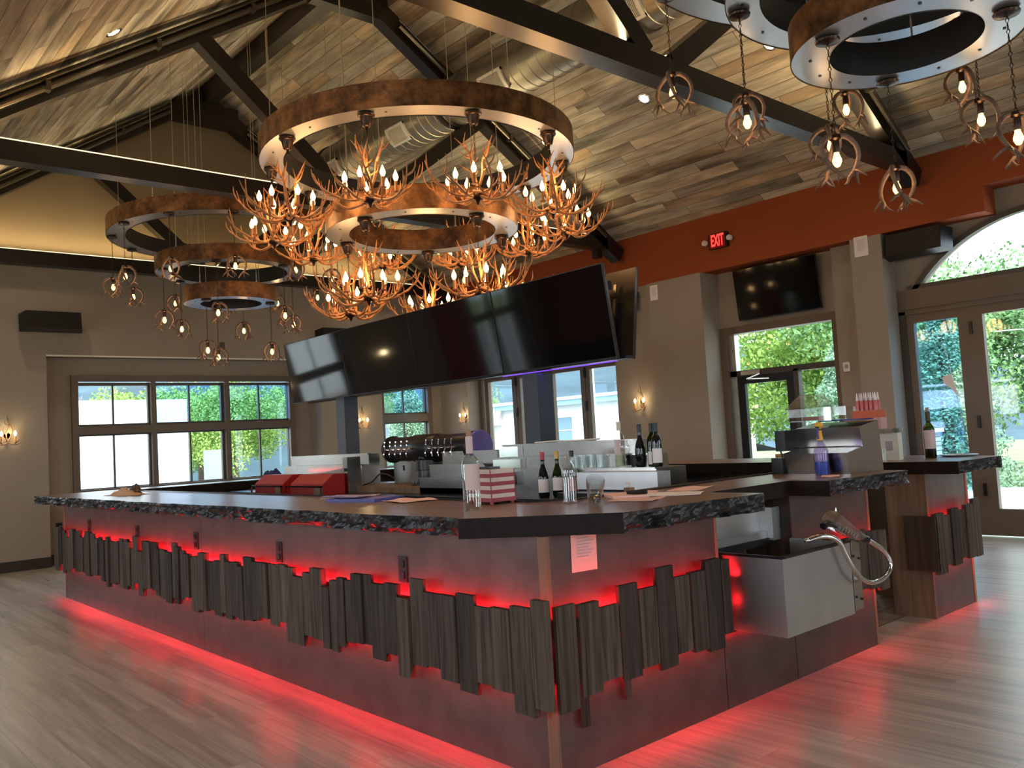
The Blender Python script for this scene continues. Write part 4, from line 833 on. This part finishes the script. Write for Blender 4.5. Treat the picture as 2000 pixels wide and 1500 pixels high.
#@@PART4
# ------------------------------------------------------------------ bottles and clutter
ZT = 1.0705
def bottle(loc, h, glass, cap, label, fill=None, fillh=0, lab=M_white, labz=(.22, .48), capmat=None, burg=False, rot=0, group=None, caph=.17, lr=160):
    t = thing('wine_bottle', label, 'bottle', loc, math.radians(rot)); s = h / .31; R = .0375 * s
    if burg: prof = [(0, .002), (R * .9, 0), (R * 1.05, .01), (R * 1.05, .13 * s), (R * .85, .17 * s), (.5 * R, .205 * s), (.38 * R, .23 * s), (.36 * R, .295 * s), (.40 * R, .297 * s), (.40 * R, .305 * s), (0, .306 * s)]
    else: prof = [(0, .002), (R * .92, 0), (R, .008), (R, .19 * s), (R * .85, .212 * s), (R * .45, .232 * s), (.36 * R, .245 * s), (.36 * R, .295 * s), (.40 * R, .297 * s), (.40 * R, .305 * s), (0, .306 * s)]
    MB().lathe(prof, 24).build('glass', glass, t, smooth='auto')
    if fill: MB().lathe([(0, .006), (R * .93, .006), (R * .93, fillh * s), (0, fillh * s)], 20).build('wine', fill, t, smooth='auto')
    if cap: MB().lathe([(.41 * R, (.31 - .31 * caph) * s), (.42 * R, .305 * s), (.40 * R, .309 * s), (0, .31 * s)], 16).build('capsule', cap, t, smooth='auto')
    if lab:
        a0, a1 = math.radians(lr), math.radians(lr + 125); g = MB(); n = 10; Rr = (R * 1.06 if burg else R) + .0006
        for k in range(n):
            p = [(Rr * math.cos(a0 + (a1 - a0) * q / n), Rr * math.sin(a0 + (a1 - a0) * q / n)) for q in (k, k + 1)]
            g.add([(p[0][0], p[0][1], labz[0] * h * .9), (p[1][0], p[1][1], labz[0] * h * .9), (p[1][0], p[1][1], labz[1] * h), (p[0][0], p[0][1], labz[1] * h)], [(0, 1, 2, 3)])
        g.build('label', lab, t)
    return t
M_winew = mat('pale_white_wine', (.55, .55, .35), .2)
M_cork = mat('cork', (.38, .2, .12), .8); M_capr = mat('red_capsule', (.45, .04, .06), .4); M_capy = mat('yellow_capsule', (.6, .38, .08), .4); M_pinkl = mat('pink_label', (.62, .46, .44), .6); M_rose = mat('rose_label', (.55, .25, .2), .6)
b = bottle((.12, .60, ZT), .345, M_bottlec, M_pinkl, 'clear wine bottle with a pink label standing alone on the near bar top', lab=M_pinkl, labz=(.30, .62), caph=.24, lr=190)
MB().lathe([(0, 0), (.013, 0), (.013, .028), (0, .028)], 12, (0, 0, .345)).build('cork', M_cork, b)
bottle((1.64, 1.72, .976), .31, M_blackbot, M_capr, 'dark wine bottle with a red capsule, in front of the right bottle shelf', labz=(.12, .40), burg=True)
bottle((1.69, 1.63, .976), .31, M_bottleg, M_capy, 'green wine bottle with a yellow capsule, between the red capped one and the rose one', labz=(.16, .42), burg=True)
bottle((1.755, 1.55, .976), .31, M_bottlec, M_black, 'clear rose wine bottle with a black cap beside the yellow capped bottle', lab=M_rose, labz=(.12, .40), burg=True, caph=.14)
for x, y, lb, gl, lz, br in ((1.85, 1.02, 'dark wine bottle with a black neck, left of three at the shelf end', M_blackbot, None, True), (1.88, .945, 'green wine bottle with a low label, middle of three at shelf end', M_bottleg, (.06, .35), False), (1.85, .885, 'dark green wine bottle with a pale label, right of three at shelf end', M_blackbot, (.1, .42), False)):
    bottle((x, y, 1.161), .275, gl, M_black, lb, lab=M_white if lz else None, labz=lz or (0, 0), burg=br, caph=.2)
b = bottle((1.88, 1.22, 1.161), .30, M_bottlec, M_cream, 'clear white wine bottle with a pale label, left of the dark bottles', lab=M_pinkl, labz=(.3, .6), fill=M_winew, fillh=.10, caph=.2)
# stemmed glass + tumblers
t = thing('wine_glass', 'stemmed wine glass in front of the clear white wine bottle on the shelf', 'glass', (1.84, 1.14, 1.161))
MB().lathe([(0, 0), (.032, .001), (.005, .008), (.004, .07), (.02, .085), (.034, .11), (.034, .14), (.026, .175)], 20, cap=False).build('glass_body', M_clear, t, smooth=True)
for k in range(7):
    o = MB().lathe([(0, .002), (.026, 0), (.030, .085), (.028, .085), (.025, .006), (0, .006)], 14, cap=False).build('tumbler', M_clear, smooth='auto'); o.location = (1.835 + .06 * (k % 2), 1.62 - .08 * (k // 2) - .03 * (k % 2), 1.161)
    tag(o, 'clear tumbler on the right bottle shelf, %s from the left in the cluster' % ORD[k], 'glass', 'tumblers on the right bottle shelf')
o = MB().lathe([(0, 0), (.035, 0), (.04, .07), (.035, .075), (0, .075)], 16).build('black_cup', M_black); o.location = (1.90, 1.10, 1.161); tag(o, 'small black cup between the wine glass and the dark bottles', 'cup')
# clear water bottle
t = thing('water_bottle', 'empty ribbed clear plastic bottle on the bar top near the corner', 'bottle', (.50, .33, ZT))
pr = [(0, .004), (.028, 0), (.033, .006)]
for k in range(7): pr += [(.033, .012 + .017 * k), (.0305, .019 + .017 * k)]
pr += [(.034, .135), (.034, .155), (.028, .18), (.014, .20), (.012, .222), (0, .223)]
MB().lathe(pr, 22, cap=False).build('body', M_clear, t, smooth=True)
t = thing('plastic_cup_stack', 'clear plastic cups tipped over beside the ribbed bottle', 'cups', (.49, .165, ZT)); t.rotation_euler = (.45, -.35, 0)
for k in range(3): MB().lathe([(0, 0), (.030, 0), (.042, .10), (.044, .10)], 20, (0, 0, .012 * k + .012), cap=False).build('cup', M_clear, t, smooth='auto')
g = MB(); r = random.Random(4)
for k in range(26):
    a = r.uniform(0, 6.28); q = r.uniform(0, .045); x, y, z = q * math.cos(a), q * math.sin(a), r.uniform(.0, .03); g.add([(x, y, z), (x + r.uniform(-.03, .03), y + r.uniform(-.03, .03), z + r.uniform(0, .02)), (x + r.uniform(-.02, .02), y + r.uniform(-.02, .02), z + r.uniform(.0, .03))], [(0, 1, 2)])
o = g.build('crumpled_wrap', M_clear); o.location = (.47, .15, ZT); tag(o, 'crumpled clear plastic wrap under the tipped cups', 'wrap')
# striped box
t = thing('striped_box', 'wooden box painted with faded red and cream stripes behind the wine bottle', 'box', (.405, .80, ZT + .012), math.radians(-8))
g = MB()
for k in range(8): g.box((-.07, -.115, .02 * k), (.07, .115, .02 * k + .02), M_flagr if k % 2 == 0 else M_flagw)
g.build('striped_body', parent=t)
g = MB(); 
for sx in (-1, 1):
    for sy in (-1, 1): g.box((sx * .071 - .002, sy * .116 - .002, 0), (sx * .071 + .002, sy * .116 + .002, .16))
g.build('corner_edging', M_flagr, t); bx((-.03, -.05, .16), (.03, .06, .172)).build('lid_handle', M_black, t)
for sx in (-.06, .06):
    for sy in (-.1, .1): MB().lathe([(0, -.012), (.01, -.012), (.01, 0), (0, 0)], 8, (sx, sy, 0)).build('foot', M_flagr, t)
# papers
def paper(x, y, w, h, deg, label, mt=M_pinkp, z=ZT, th=.002, name='paper_sheet', cat='paper', wav=.004):
    g = MB(); n = 6; vs = []; r = random.Random(int(x * 1000) + int(y * 777))
    for lay in (0, 1):
        for i in range(n + 1):
            for j in range(n + 1): vs.append((-w / 2 + w * i / n, -h / 2 + h * j / n, lay * th + (wav * (.5 + .5 * math.sin(i * 1.3 + x * 9) * math.cos(j * .9 + y * 5))) * (1 if th < .01 else 0)))
    N = (n + 1) ** 2; fs = []
    for i in range(n):
        for j in range(n):
            a = i * (n + 1) + j; q = (a, a + n + 1, a + n + 2, a + 1); fs.append(tuple(reversed(q))); fs.append(tuple(k + N for k in q))
    for i in range(n):
        for (a, b) in ((i, i + 1), (n * (n + 1) + i, n * (n + 1) + i + 1)): fs.append((a, b, b + N, a + N))
        a, b = i * (n + 1), (i + 1) * (n + 1); fs.append((a, b, b + N, a + N)); a += n; b += n; fs.append((a, b, b + N, a + N))
    g.add(vs, fs); o = g.build(name, mt); o.location = (x, y, z); o.rotation_euler = (0, 0, math.radians(deg)); return tag(o, label, cat)
paper(.34, 1.92, .24, .42, 12, 'blue folder under the loose papers on the left part of the bar top', M_blue, th=.018, name='folder', cat='folder')
paper(.33, 2.06, .21, .30, 24, 'pinkish sheet lying on top of the blue folder', z=ZT + .020)
paper(.26, 2.0, .12, .34, 8, 'violet blue leaflet fanned out on the folder', mat('violet_leaflet', (.25, .2, .42), .5), z=ZT + .028)
paper(.38, 1.50, .22, .30, -12, 'curled pinkish sheet right of the blue folder', wav=.01)
paper(.72, .10, .20, .22, 20, 'plain sheet nearest the live edge on the right part of the bar top')
paper(.86, .30, .18, .26, -35, 'stack of papers with a dark edge behind the tipped cups', th=.012)
paper(1.0, .12, .21, .30, 30, 'large pale sheet in the middle of the right part of the bar top', M_white)
paper(1.05, .33, .13, .24, -55, 'small pink slip behind the large pale sheet')
paper(1.30, .23, .16, .30, -70, 'long pink sheet farthest right, beside the notch')
paper(2.20, -.08, .10, .16, -62, 'small pinkish card in front of the steel organizer')
t = thing('clamp', 'small brown clip lying at the end of the pink sheet by the drip rail', 'clip', (1.02, .41, ZT)); MB().box((-.02, -.02, 0), (.02, .02, .03)).build('body', M_ply, t); MB().tube([(0, 0, .03), (.01, 0, .05), (-.01, .01, .055)], .006, 6).build('lever', M_pinkl, t)
g = MB(); g.tube([(0, 0, 0), (.06, .01, .0), (.10, .0, .0)], [.008, .012, .01], 8); o = g.build('marker', M_black); o.location = (.80, .235, ZT + .024); o.rotation_euler = (0, 0, -.8); tag(o, 'dark marker on the stack of papers behind the cups', 'pen')
def rag(loc, s, label, mt, seed):
    r = random.Random(seed); g = MB(); n = 16; from mathutils import noise
    vs = []; fs = []
    for i in range(n + 1):
        for j in range(n + 1):
            x, y = (i / n - .5) * 2, (j / n - .5) * 2; d = max(0, 1 - (x * x + y * y)); z = s[2] * d * (.6 + .8 * abs(noise.noise(Vector((x * 2.4 + seed, y * 2.4, 0)))))
            vs.append((x * s[0] * (.8 + .2 * noise.noise(Vector((y * 2, seed, 0)))), y * s[1], z + .002))
    for i in range(n):
        for j in range(n): a = i * (n + 1) + j; fs.append((a, a + n + 1, a + n + 2, a + 1))
    o = MB().add(vs, fs).build('cloth_rag', mt, smooth=True); o.location = loc; return tag(o, label, 'cloth')
rag((.15, 5.75, ZT), (.16, .26, .07), 'tan rag crumpled on the far left part of the bar top', M_tan, 2)
rag((.20, 5.66, ZT + .03), (.07, .10, .07), 'dark brown glove on top of the tan rag', M_darkwood, 5)
rag((2.25, 7.15, ZT), (.16, .12, .12), 'navy blue cloth heaped on the far end of the bar top', M_fab, 8)
rag((2.62, 7.16, ZT), (.12, .1, .07), 'small tan cloth right of the navy cloth on the far end', M_tan, 9)
o = MB().tube([(1.98, 2.15, 1.345), (1.99, 1.95, 1.35), (1.98, 1.75, 1.347), (1.99, 1.50, 1.352)], .007, 6).build('wrapped_straws', M_cream); tag(o, 'long thin wrapped bundle lying along the top step of the right bottle shelf', 'bundle')
# steel organizer with plastic tubs and sauce bottles
t = thing('steel_organizer', 'two-step stainless organizer with slanted sides standing at the end of the bar top', 'organizer', (2.58, .10, ZT), math.radians(-6))
g = MB(); prof = [(-.17, 0), (-.19, .125), (-.03, .155), (-.03, .165), (-.05, .275), (.15, .305), (.17, 0)]
for y in (-.225, .215): MB().prism(prof, y, y + .01, axis='y').build('side_plate', M_ss, t)
g = MB(); g.add([(-.17, -.22, 0), (-.17, .22, 0), (-.19, .22, .125), (-.19, -.22, .125)], [(0, 1, 2, 3)]); g.add([(-.03, -.22, .16), (-.03, .22, .16), (-.05, .22, .275), (-.05, -.22, .275)], [(0, 1, 2, 3)]); g.build('front_panel', M_ss, t)
g = MB(); g.add([(-.19, -.22, .125), (-.19, .22, .125), (-.03, .22, .155), (-.03, -.22, .155)], [(3, 2, 1, 0)]); g.add([(-.05, -.22, .275), (-.05, .22, .275), (.15, .22, .305), (.15, -.22, .305)], [(3, 2, 1, 0)]); g.add([(.15, -.22, 0), (.15, .22, 0), (.15, .22, .305), (.15, -.22, .305)], [(0, 1, 2, 3)]); g.build('lid', M_ss, t)
g = MB(); g.box((-.16, .225, .14), (.05, .30, .27)); g.box((-.20, .225, .0), (-.04, .31, .10)); g.build('side_pocket', M_black, t); MB().tube([(-.10, .30, .10), (-.10, .32, .20), (-.10, .30, .26)], .006, 6).build('handle', M_black, t)
bx((.02, -.205, .312), (.14, .10, .322)).build('blue_liner', M_blue, t)
t = thing('plastic_tub', 'clear plastic tub with a raised hinged lid on top of the steel organizer', 'tub', (2.62, .22, ZT + .318), math.radians(-6))
g = MB(); g.box((-.07, -.16, 0), (.09, .16, .003)); g.box((-.07, -.16, 0), (-.067, .16, .085)); g.box((.087, -.16, 0), (.09, .16, .085)); g.box((-.07, -.16, 0), (.09, -.157, .085)); g.box((-.07, .157, 0), (.09, .16, .085)); g.build('tub_body', M_clear, t)
g = MB(); g.add([(-.075, -.165, .088), (-.075, .165, .088), (.02, .12, .17), (.02, -.06, .17)], [(0, 1, 2, 3)]); g.add([(.02, .12, .17), (.02, -.06, .17), (.09, -.165, .088), (.09, .165, .088)], [(0, 1, 2, 3)]); g.tube([(-.075, .165, .088), (.02, .12, .17), (.02, -.06, .17), (-.075, -.165, .088)], .003, 5, sub=1); g.tube([(-.075, -.165, .088), (-.075, .165, .088)], .004, 5, sub=1); g.build('raised_lid', M_clear, t)
g = MB(); 
for k in range(6): g.box((-.05 + .02 * k, -.12 + .04 * k, .006), (-.02 + .02 * k, -.07 + .04 * k, .03))
g.build('packets', M_rose, t)
o = bx((-.05, -.10, 0), (.06, .03, .07)).build('plastic_bin', M_clear); o.location = (2.66, -.02, ZT + .325); tag(o, 'small clear bin between the hinged tub and the sauce bottles', 'bin')
t = thing('sauce_carton', 'orange red carton tray holding the nozzle topped bottles', 'carton', (2.62, -.13, ZT + .320)); MB().box((-.06, -.075, 0), (.06, .075, .045)).build('carton', M_amber if 0 else mat('orange_carton', (.45, .10, .04), .6), t)
for k in range(10):
    tt = thing('sauce_bottle', 'pink sauce bottle with white nozzle, %s row from the left, %s of its pair' % (ORD[4 - k // 2], 'front' if k % 2 == 0 else 'back'), 'bottle', (2.58 + .033 * (k % 2) + .01, -.19 + .028 * (k // 2), ZT + .367), 0, 'nozzle bottles in the carton tray')
    MB().lathe([(0, 0), (.0125, 0), (.0125, .05), (.009, .058), (0, .058)], 12).build('body', mat('pink_sauce', (.5, .12, .12), .35) if k == 0 else bpy.data.materials['pink_sauce'], tt, smooth='auto'); MB().lathe([(.009, .058), (.006, .08), (.002, .105), (0, .107)], 10).build('nozzle', M_white, tt, smooth=True)
o = bx((-.05, -.05, 0), (.05, .05, .14)).build('pink_carton', mat('pale_pink_carton', (.55, .3, .28), .6)); o.location = (3.82, .40, ZT + .232); tag(o, 'pale pink carton standing on the clear tray above the cream carton', 'carton')
g = MB(); g.box((-.09, -.10, 0), (.09, .10, .004)); g.box((-.09, -.10, 0), (-.085, .10, .03)); g.box((.085, -.10, 0), (.09, .10, .03)); g.box((-.09, -.10, 0), (.09, -.095, .03)); g.box((-.09, .095, 0), (.09, .10, .03)); o = g.build('clear_tray', M_clear); o.location = (3.84, .36, ZT + .201); tag(o, 'clear plastic tray on top of the cream carton', 'tray')
# spray bottle
t = thing('spray_bottle', 'spray bottle with a yellow trigger head and blue liquid in front of the steel organizer', 'spray bottle', (2.33, .04, ZT), math.radians(200))
t.scale = (1.12, 1.12, 1.05)
MB().lathe([(0, 0), (.034, 0), (.038, .01), (.038, .13), (.030, .16), (.016, .185), (.014, .21), (0, .21)], 20).build('bottle', glassy('frosted_lilac_plastic', (.72, .66, .82), 1, .2), t, smooth='auto')
MB().lathe([(0, .003), (.035, .003), (.035, .075), (0, .075)], 20).build('liquid', mat('blue_cleaner', (.03, .10, .42), .2), t, smooth='auto'); MB().lathe([(0, .076), (.034, .076), (.034, .122), (0, .122)], 20).build('lilac_layer', mat('lilac_foam', (.33, .26, .50), .5), t, smooth='auto')
MB().lathe([(.017, .195), (.017, .21), (.014, .215), (.012, .25), (0, .25)], 14).build('neck', M_amber, t, smooth='auto'); g = MB(); g.tube([(-.05, 0, .268), (-.01, 0, .278), (.03, 0, .275), (.055, 0, .265)], [.010, .022, .020, .010], 10); g.build('trigger_head', M_amber, t, smooth=True); MB().tube([(.05, 0, .262), (.06, 0, .24), (.052, 0, .205)], .006, 6).build('trigger', M_blue, t); MB().lathe([(0, 0), (.011, 0), (.011, .012), (0, .012)], 10, (.06, 0, .262)).build('spray_tip', M_black, t)
# on the far section right of the organizer
b = bottle((4.05, .13, ZT), .34, M_bottleg, M_darkwood, 'open red wine bottle with a pink label on the end section of the bar top', fill=mat('red_wine', (.05, .005, .008), .2), fillh=.19, lab=M_pinkl, labz=(.22, .6), lr=150, caph=.2)
MB().lathe([(0, 0), (.011, 0), (.012, .03), (0, .03)], 10, (0, 0, .34)).build('cork', M_cork, b)
t = thing('cream_carton', 'cream carton with a printed square, beside the red wine bottle', 'carton', (3.86, .34, ZT), .2); MB().box((-.06, -.075, 0), (.06, .075, .20)).build('carton', M_cream, t); bx((-.061, -.035, .07), (-.06, .015, .14)).build('printed_square', M_ink, t)
t = thing('tumbler', 'short glass tumbler left of the cream carton', 'glass', (3.68, .32, ZT)); MB().lathe([(0, .002), (.03, 0), (.034, .09), (.031, .09), (.027, .008), (0, .008)], 18, cap=False).build('body', M_clear, t, smooth='auto')
o = MB().lathe([(0, 0), (.10, .0), (.13, .012), (.125, .014), (.09, .006), (0, .006)], 28).build('shallow_plate', mat('blue_grey_plate', (.4, .45, .5), .3)); o.location = (4.22, .0, ZT); tag(o, 'shallow blue grey plate right of the red wine bottle', 'plate')
t = thing('cardboard_tray', 'low orange cardboard tray on the far bar top left of the organizer', 'tray', (4.05, 1.2, ZT)); g = MB(); g.box((-.1, -.15, 0), (.1, .15, .01)); g.box((-.1, -.15, 0), (-.095, .15, .06)); g.box((.095, -.15, 0), (.1, .15, .06)); g.box((-.1, -.15, 0), (.1, -.145, .06)); g.box((-.1, .145, 0), (.1, .15, .06)); g.build('tray', M_cardb, t)
t = thing('clear_jug', 'clear plastic jug standing in front of the exit door glass', 'jug', (4.30, 1.30, ZT)); MB().lathe([(0, 0), (.05, 0), (.052, .15), (.03, .2), (.02, .25), (0, .25)], 16).build('body', glassy('milky_plastic', (.7, .75, .75), 1, .3), t, smooth='auto'); bx((-.053, -.02, .08), (-.05, .02, .12)).build('label', M_ink, t)
# interior back shelves seen through the walkway and over the top
t = thing('under_bar_cooler', 'dark under-bar cooler with a glass front, seen through the walkway', 'cooler', (3.9, .78, 0)); W(bx((3.62, .80, 0), (4.19, 1.9, .86))).build('body', M_darkwood, t); W(bx((3.60, .86, .12), (3.62, 1.3, .74))).build('glass_front', M_screen, t); W(bx((3.59, .84, .86), (4.19, 1.9, .90))).build('counter', M_ssd, t)
t = thing('back_bar_sink', 'stainless sink unit under the far bar top', 'sink unit', (3.95, 3.2, 0)); W(bx((3.70, 2.2, 0), (4.19, 3.8, .93))).build('body', M_ssd, t); W(bx((3.62, 2.9, .90), (3.70, 3.3, .98))).build('towel_holder', M_white, t)

# ------------------------------------------------------------------ outside
M_grass = mat('lawn', (.15, .20, .08), .9, noise=.3, nscale=1.5); M_conc = mat('pale_concrete', (.72, .72, .70), .9, noise=.06, nscale=2)
M_road = mat('asphalt_yard', (.22, .22, .22), .9, noise=.1, nscale=1)
o = bx((-60, -60, -.45), (120, 120, -.25)).build('ground_outside', M_grass); struct(o)
o = bx((8.06, -12, -.24), (14.5, 10.5, -.02)).build('patio', M_conc); struct(o)
o = bx((-30, 11.1, -.24), (18, 34, -.15)).build('yard', M_road); struct(o)
def leafmat(name, c1, c2):
    m, t, b = nt(name); L = t.links.new; tc = t.nodes.new('ShaderNodeTexCoord'); n = t.nodes.new('ShaderNodeTexNoise'); n.inputs['Scale'].default_value = 1.6; n.inputs['Detail'].default_value = 5; L(tc.outputs['Object'], n.inputs['Vector'])
    r = ramp(t, [(.35, c1), (.65, c2)]); L(n.outputs[0], r.inputs[0]); L(r.outputs[0], b.inputs['Base Color']); b.inputs['Roughness'].default_value = .8; b.inputs['Specular IOR Level'].default_value = .1; b.inputs['Subsurface Weight'].default_value = 0
    return m
M_l1 = leafmat('bright_green_leaves', (.12, .22, .04), (.34, .50, .13)); M_l2 = leafmat('mid_green_leaves', (.07, .16, .06), (.20, .34, .14)); M_l3 = leafmat('blue_green_needles', (.10, .19, .12), (.26, .42, .27)); M_trunk = mat('bark_brown', (.10, .07, .05), .9)
def foliage(seed, n, kind, H, Rr, sz):
    r = random.Random(seed); vs = []; fs = []
    blobs = [(r.uniform(-.55, .55) * Rr, r.uniform(-.55, .55) * Rr, r.uniform(.35, .9) * H, r.uniform(.25, .5) * Rr) for _ in range(12)]
    for k in range(n):
        if kind == 'cone':
            tt = r.random() ** .7; z = H * (1 - tt) + .3; lay = math.sin(z * 9) * .12 + 1; rad = Rr * tt * lay * (r.random() ** .35); a = r.uniform(0, 6.283); p = Vector((rad * math.cos(a), rad * math.sin(a), z - rad * .25))
        else:
            b = blobs[r.randrange(12)]; d = Vector((r.gauss(0, 1), r.gauss(0, 1), r.gauss(0, .8))).normalized() * b[3] * (r.random() ** .33); p = Vector(b[:3]) + d
        u = Vector((r.gauss(0, 1), r.gauss(0, 1), r.gauss(0, 1))).normalized() * sz * r.uniform(.5, 1.2); v = u.orthogonal().normalized() * sz * r.uniform(.3, .7)
        o = len(vs); vs += [p - u, p + v, p + u, p - v]; fs.append((o, o + 1, o + 2, o + 3))
    me = bpy.data.meshes.new('foliage'); me.from_pydata([tuple(v) for v in vs], [], fs); return me
def tree(loc, me, mt, label, H, sc=1, rz=0, cat='tree', name='leafy_tree'):
    t = thing(name, label, cat, loc, rz); t.scale = (sc, sc, sc)
    m2 = me.copy(); m2.materials.clear(); m2.materials.append(mt); o = bpy.data.objects.new('foliage', m2); C.objects.link(o); o.parent = t
    MB().tube([(0, 0, 0), (.05, 0, H * .5), (0, 0, H * .8)], [.16, .12, .04], 8).build('trunk', M_trunk, t)
fb = [foliage(k, 16000, 'ball', 5.4, 3.2, .075) for k in range(3)]; fc = [foliage(10 + k, 14000, 'cone', 4.6, 1.6, .05) for k in range(2)]
tree((13.4, 5.55, -.25), fc[0], M_l3, 'pale blue green spruce close behind the exit door glass', 4.6, .78, name='spruce_tree')
tree((14.8, 4.3, -.25), fc[1], M_l3, 'second spruce seen through the sidelight of the exit door', 4.6, .85, name='spruce_tree')
tree((11.3, 17.4, -.25), fc[0], M_l3, 'spruce filling the lower half of the narrow left wall window', 4.6, .8, 1, name='spruce_tree')
TR = [(17, 1.5, 0, M_l2), (17.5, 6.3, 1, M_l2), (18.5, 8.5, 2, M_l1), (16.5, -1.5, 2, M_l1), (21, -1, 0, M_l2), (22, 3, 1, M_l2), (23, 7, 2, M_l2), (14.5, 26, 1, M_l1), (9.5, 28, 0, M_l1), (18, 24, 2, M_l2), (6.9, 26.5, 1, M_l1), (11.6, 24.5, 2, M_l1), (9.2, 24.2, 0, M_l1), (24, 12, 0, M_l2), (12, 33, 2, M_l2)]
wh = ['behind the gap between the arched door leaves', 'behind the exit door, right of the spruce', 'behind the exit door spruce, farther left', 'bright green, filling the right arched door leaf', 'in the second line behind the arched doors', 'in the second line behind the exit door', 'in the second line left of the exit door', 'behind the right pane of the wide left window', 'behind the middle pane of the wide left window', 'behind the narrow left window', 'right of the white trailer', 'filling the right pane of the wide left window', 'behind the board in the wide left window', 'far beyond the column beside the folding windows', 'at the back, above the trees of the wide left window']
for (x, y, k, mt), w in zip(TR, wh): tree((x, y, -.25), fb[k], mt, 'leafy tree ' + w, 5.4, (.92 if 4 < y < 9 else .70) if x < 19 else (1.1 if 6 < y < 8 else .80), x + y)
# wooded hill far behind
g = MB(); from mathutils import noise
n = 60; vs = []; fs = []
for i in range(n + 1):
    a = math.radians(-35 + 150 * i / n)
    for j in range(13):
        rr = 48 + 4.5 * j; h = (9.5 if a > .55 else 5.8) * math.sin(min(1, j / 9) * PI / 2) + 1.8 * noise.noise(Vector((a * 6, j * .4, 0))) + .9 * noise.noise(Vector((a * 30, j * 2, 0))); vs.append((rr * math.cos(a), rr * math.sin(a), -.4 + max(0, h)))
for i in range(n):
    for j in range(12): q = i * 13 + j; fs.append((q, q + 13, q + 14, q + 1))
struct(g.add(vs, fs).build('wooded_hill', mat('hazy_blue_green_wood', (.03, .06, .08), .95, noise=.35, nscale=.25), smooth=True))
# white trailer and white building
t = thing('white_trailer', 'long white box trailer parked outside the wide left window', 'trailer', (1.2, 18.5, 0)); MB().box((-9, -1.0, .75), (3.95, 1.2, 2.72)).build('box_body', mat('white_trailer_skin', (.85, .86, .88), .4), t)
g = MB(); g.box((-9, -1.02, .62), (3.95, -.98, .74)); g.build('lower_rail', M_grille, t); bx((-.55, -1.012, 2.15), (-.35, -1.0, 2.32)).build('side_mark', M_ink, t)
for x in (-7.2, -6.1, 2.2, 3.3): MB().lathe([(0, -.15), (.42, -.15), (.45, -.1), (.45, .1), (.42, .15), (0, .15)], 20, (x, -.85, .25), axis='y').build('wheel', M_black, t)
t = thing('white_building', 'low white building with a flat blue edged roof outside the folding windows', 'building', (18, 21, 0))
MB().box((0, -6.5, -.25), (6, 2.0, 2.35)).build('wall', mat('white_render', (.85, .85, .83), .8), t); MB().box((-.35, -6.8, 2.35), (6.2, 2.2, 2.52)).build('roof_edge', mat('blue_roof_edge', (.25, .42, .55), .5), t); MB().box((-.4, -6.9, 2.52), (6.2, 2.2, 2.62)).build('roof', mat('white_roof', (.85, .85, .85), .6), t)
f = bx((-.03, -3.4, 1.1), (0, -2.5, 1.95)).build('window', mat('grey_blue_window', (.20, .30, .38), .3), t); bx((-.04, -3.42, 1.5), (-.03, -2.48, 1.53)).build('window_bar', M_white, f)
f = MB().box((-.5, .1, 1.85), (0, .9, 2.35)).build('air_conditioner', M_white, t)
for k in range(4): bx((-.51, .15, 1.92 + .1 * k), (-.5, .85, 1.96 + .1 * k)).build('vent_slot', M_ink, f)
# railing, brick pier, utility pole, sign
def rail(name, x, ya, yb, label, deco):
    t = thing(name, label, 'railing', (x, (ya + yb) / 2, 0)); g = MB(); g.box((x - .02, ya, .92), (x + .02, yb, .97)); g.box((x - .015, ya, .1), (x + .015, yb, .14)); g.box((x - .015, ya, .78), (x + .015, yb, .81)); W(g).build('rails', M_black, t)
    g = MB(); y = ya + .06
    while y < yb:
        if not (deco and deco[0] < y < deco[1]): g.box((x - .008, y - .008, .12), (x + .008, y + .008, .93))
        y += .115
    W(g).build('balusters', M_black, t)
    if deco:
        c = (deco[0] + deco[1]) / 2; g = MB()
        def fr(a, b, z0, z1):
            for p, q in (((a, z0), (a, z1)), ((b, z0), (b, z1)), ((a, z0), (b, z0)), ((a, z1), (b, z1))): g.box((x - .01, min(p[0], q[0]) - .012, min(p[1], q[1]) - .012), (x + .01, max(p[0], q[0]) + .012, max(p[1], q[1]) + .012))
        fr(c - .09, c + .09, .40, .58); fr(c - .2, c + .2, .2, .75); fr(c - .28, c - .1, .3, .45); fr(c + .1, c + .28, .52, .68); fr(c - .05, c + .14, .62, .86); fr(c - .14, c + .05, .12, .33); W(g).build('panel_motif', M_black, t)
rail('patio_railing', 11.0, -2.5, 2.95, 'black patio railing with an interlocking square motif outside the arched doors', (1.25, 1.95))
rail('patio_railing', 11.0, 3.25, 9.5, 'black patio railing outside the exit door, left of the brick pier', None)
t = thing('brick_pier', 'pale brick pier with a stone cap between the two patio railings', 'pier', (11, 3.1, -.02)); MB().box((-.18, -.14, 0), (.18, .14, 1.12)).build('shaft', planks('pale_brick', 3, 3, (('Y', 1), ('Z', 1)), [(0, (.35, .30, .27)), (1, (.55, .5, .46))], .2, .07, .8, .1, .008, .2, .1), t); MB().box((-.22, -.18, 1.12), (.22, .18, 1.18)).build('cap', M_conc, t)
for k, (x, y, lb) in enumerate(((15.4, 14.2, 'weathered utility pole standing before the white building'), (30, 1, 'utility pole far behind the arched doors'))): tag(MB().tube([(x, y, -.25), (x, y, 9)], .13, 10, sub=1).build('utility_pole', M_conc), lb, 'pole')
g = MB()
for z in (3.3, 3.9): g.tube([(15.4, 14.2, z + .4), (20, 6, z), (26, -2, z + .2), (30, -9, z)], .018, 4)
tag(g.build('overhead_wires', M_conc), 'overhead wires crossing in front of the trees', 'wires')
t = thing('yard_sign', 'blank grey upright board standing outside the right pane of the wide left window', 'sign', (6.0, 18.0, -.25)); MB().box((-.3, -.02, .2), (.3, .02, 1.75)).build('board', M_ssd, t)
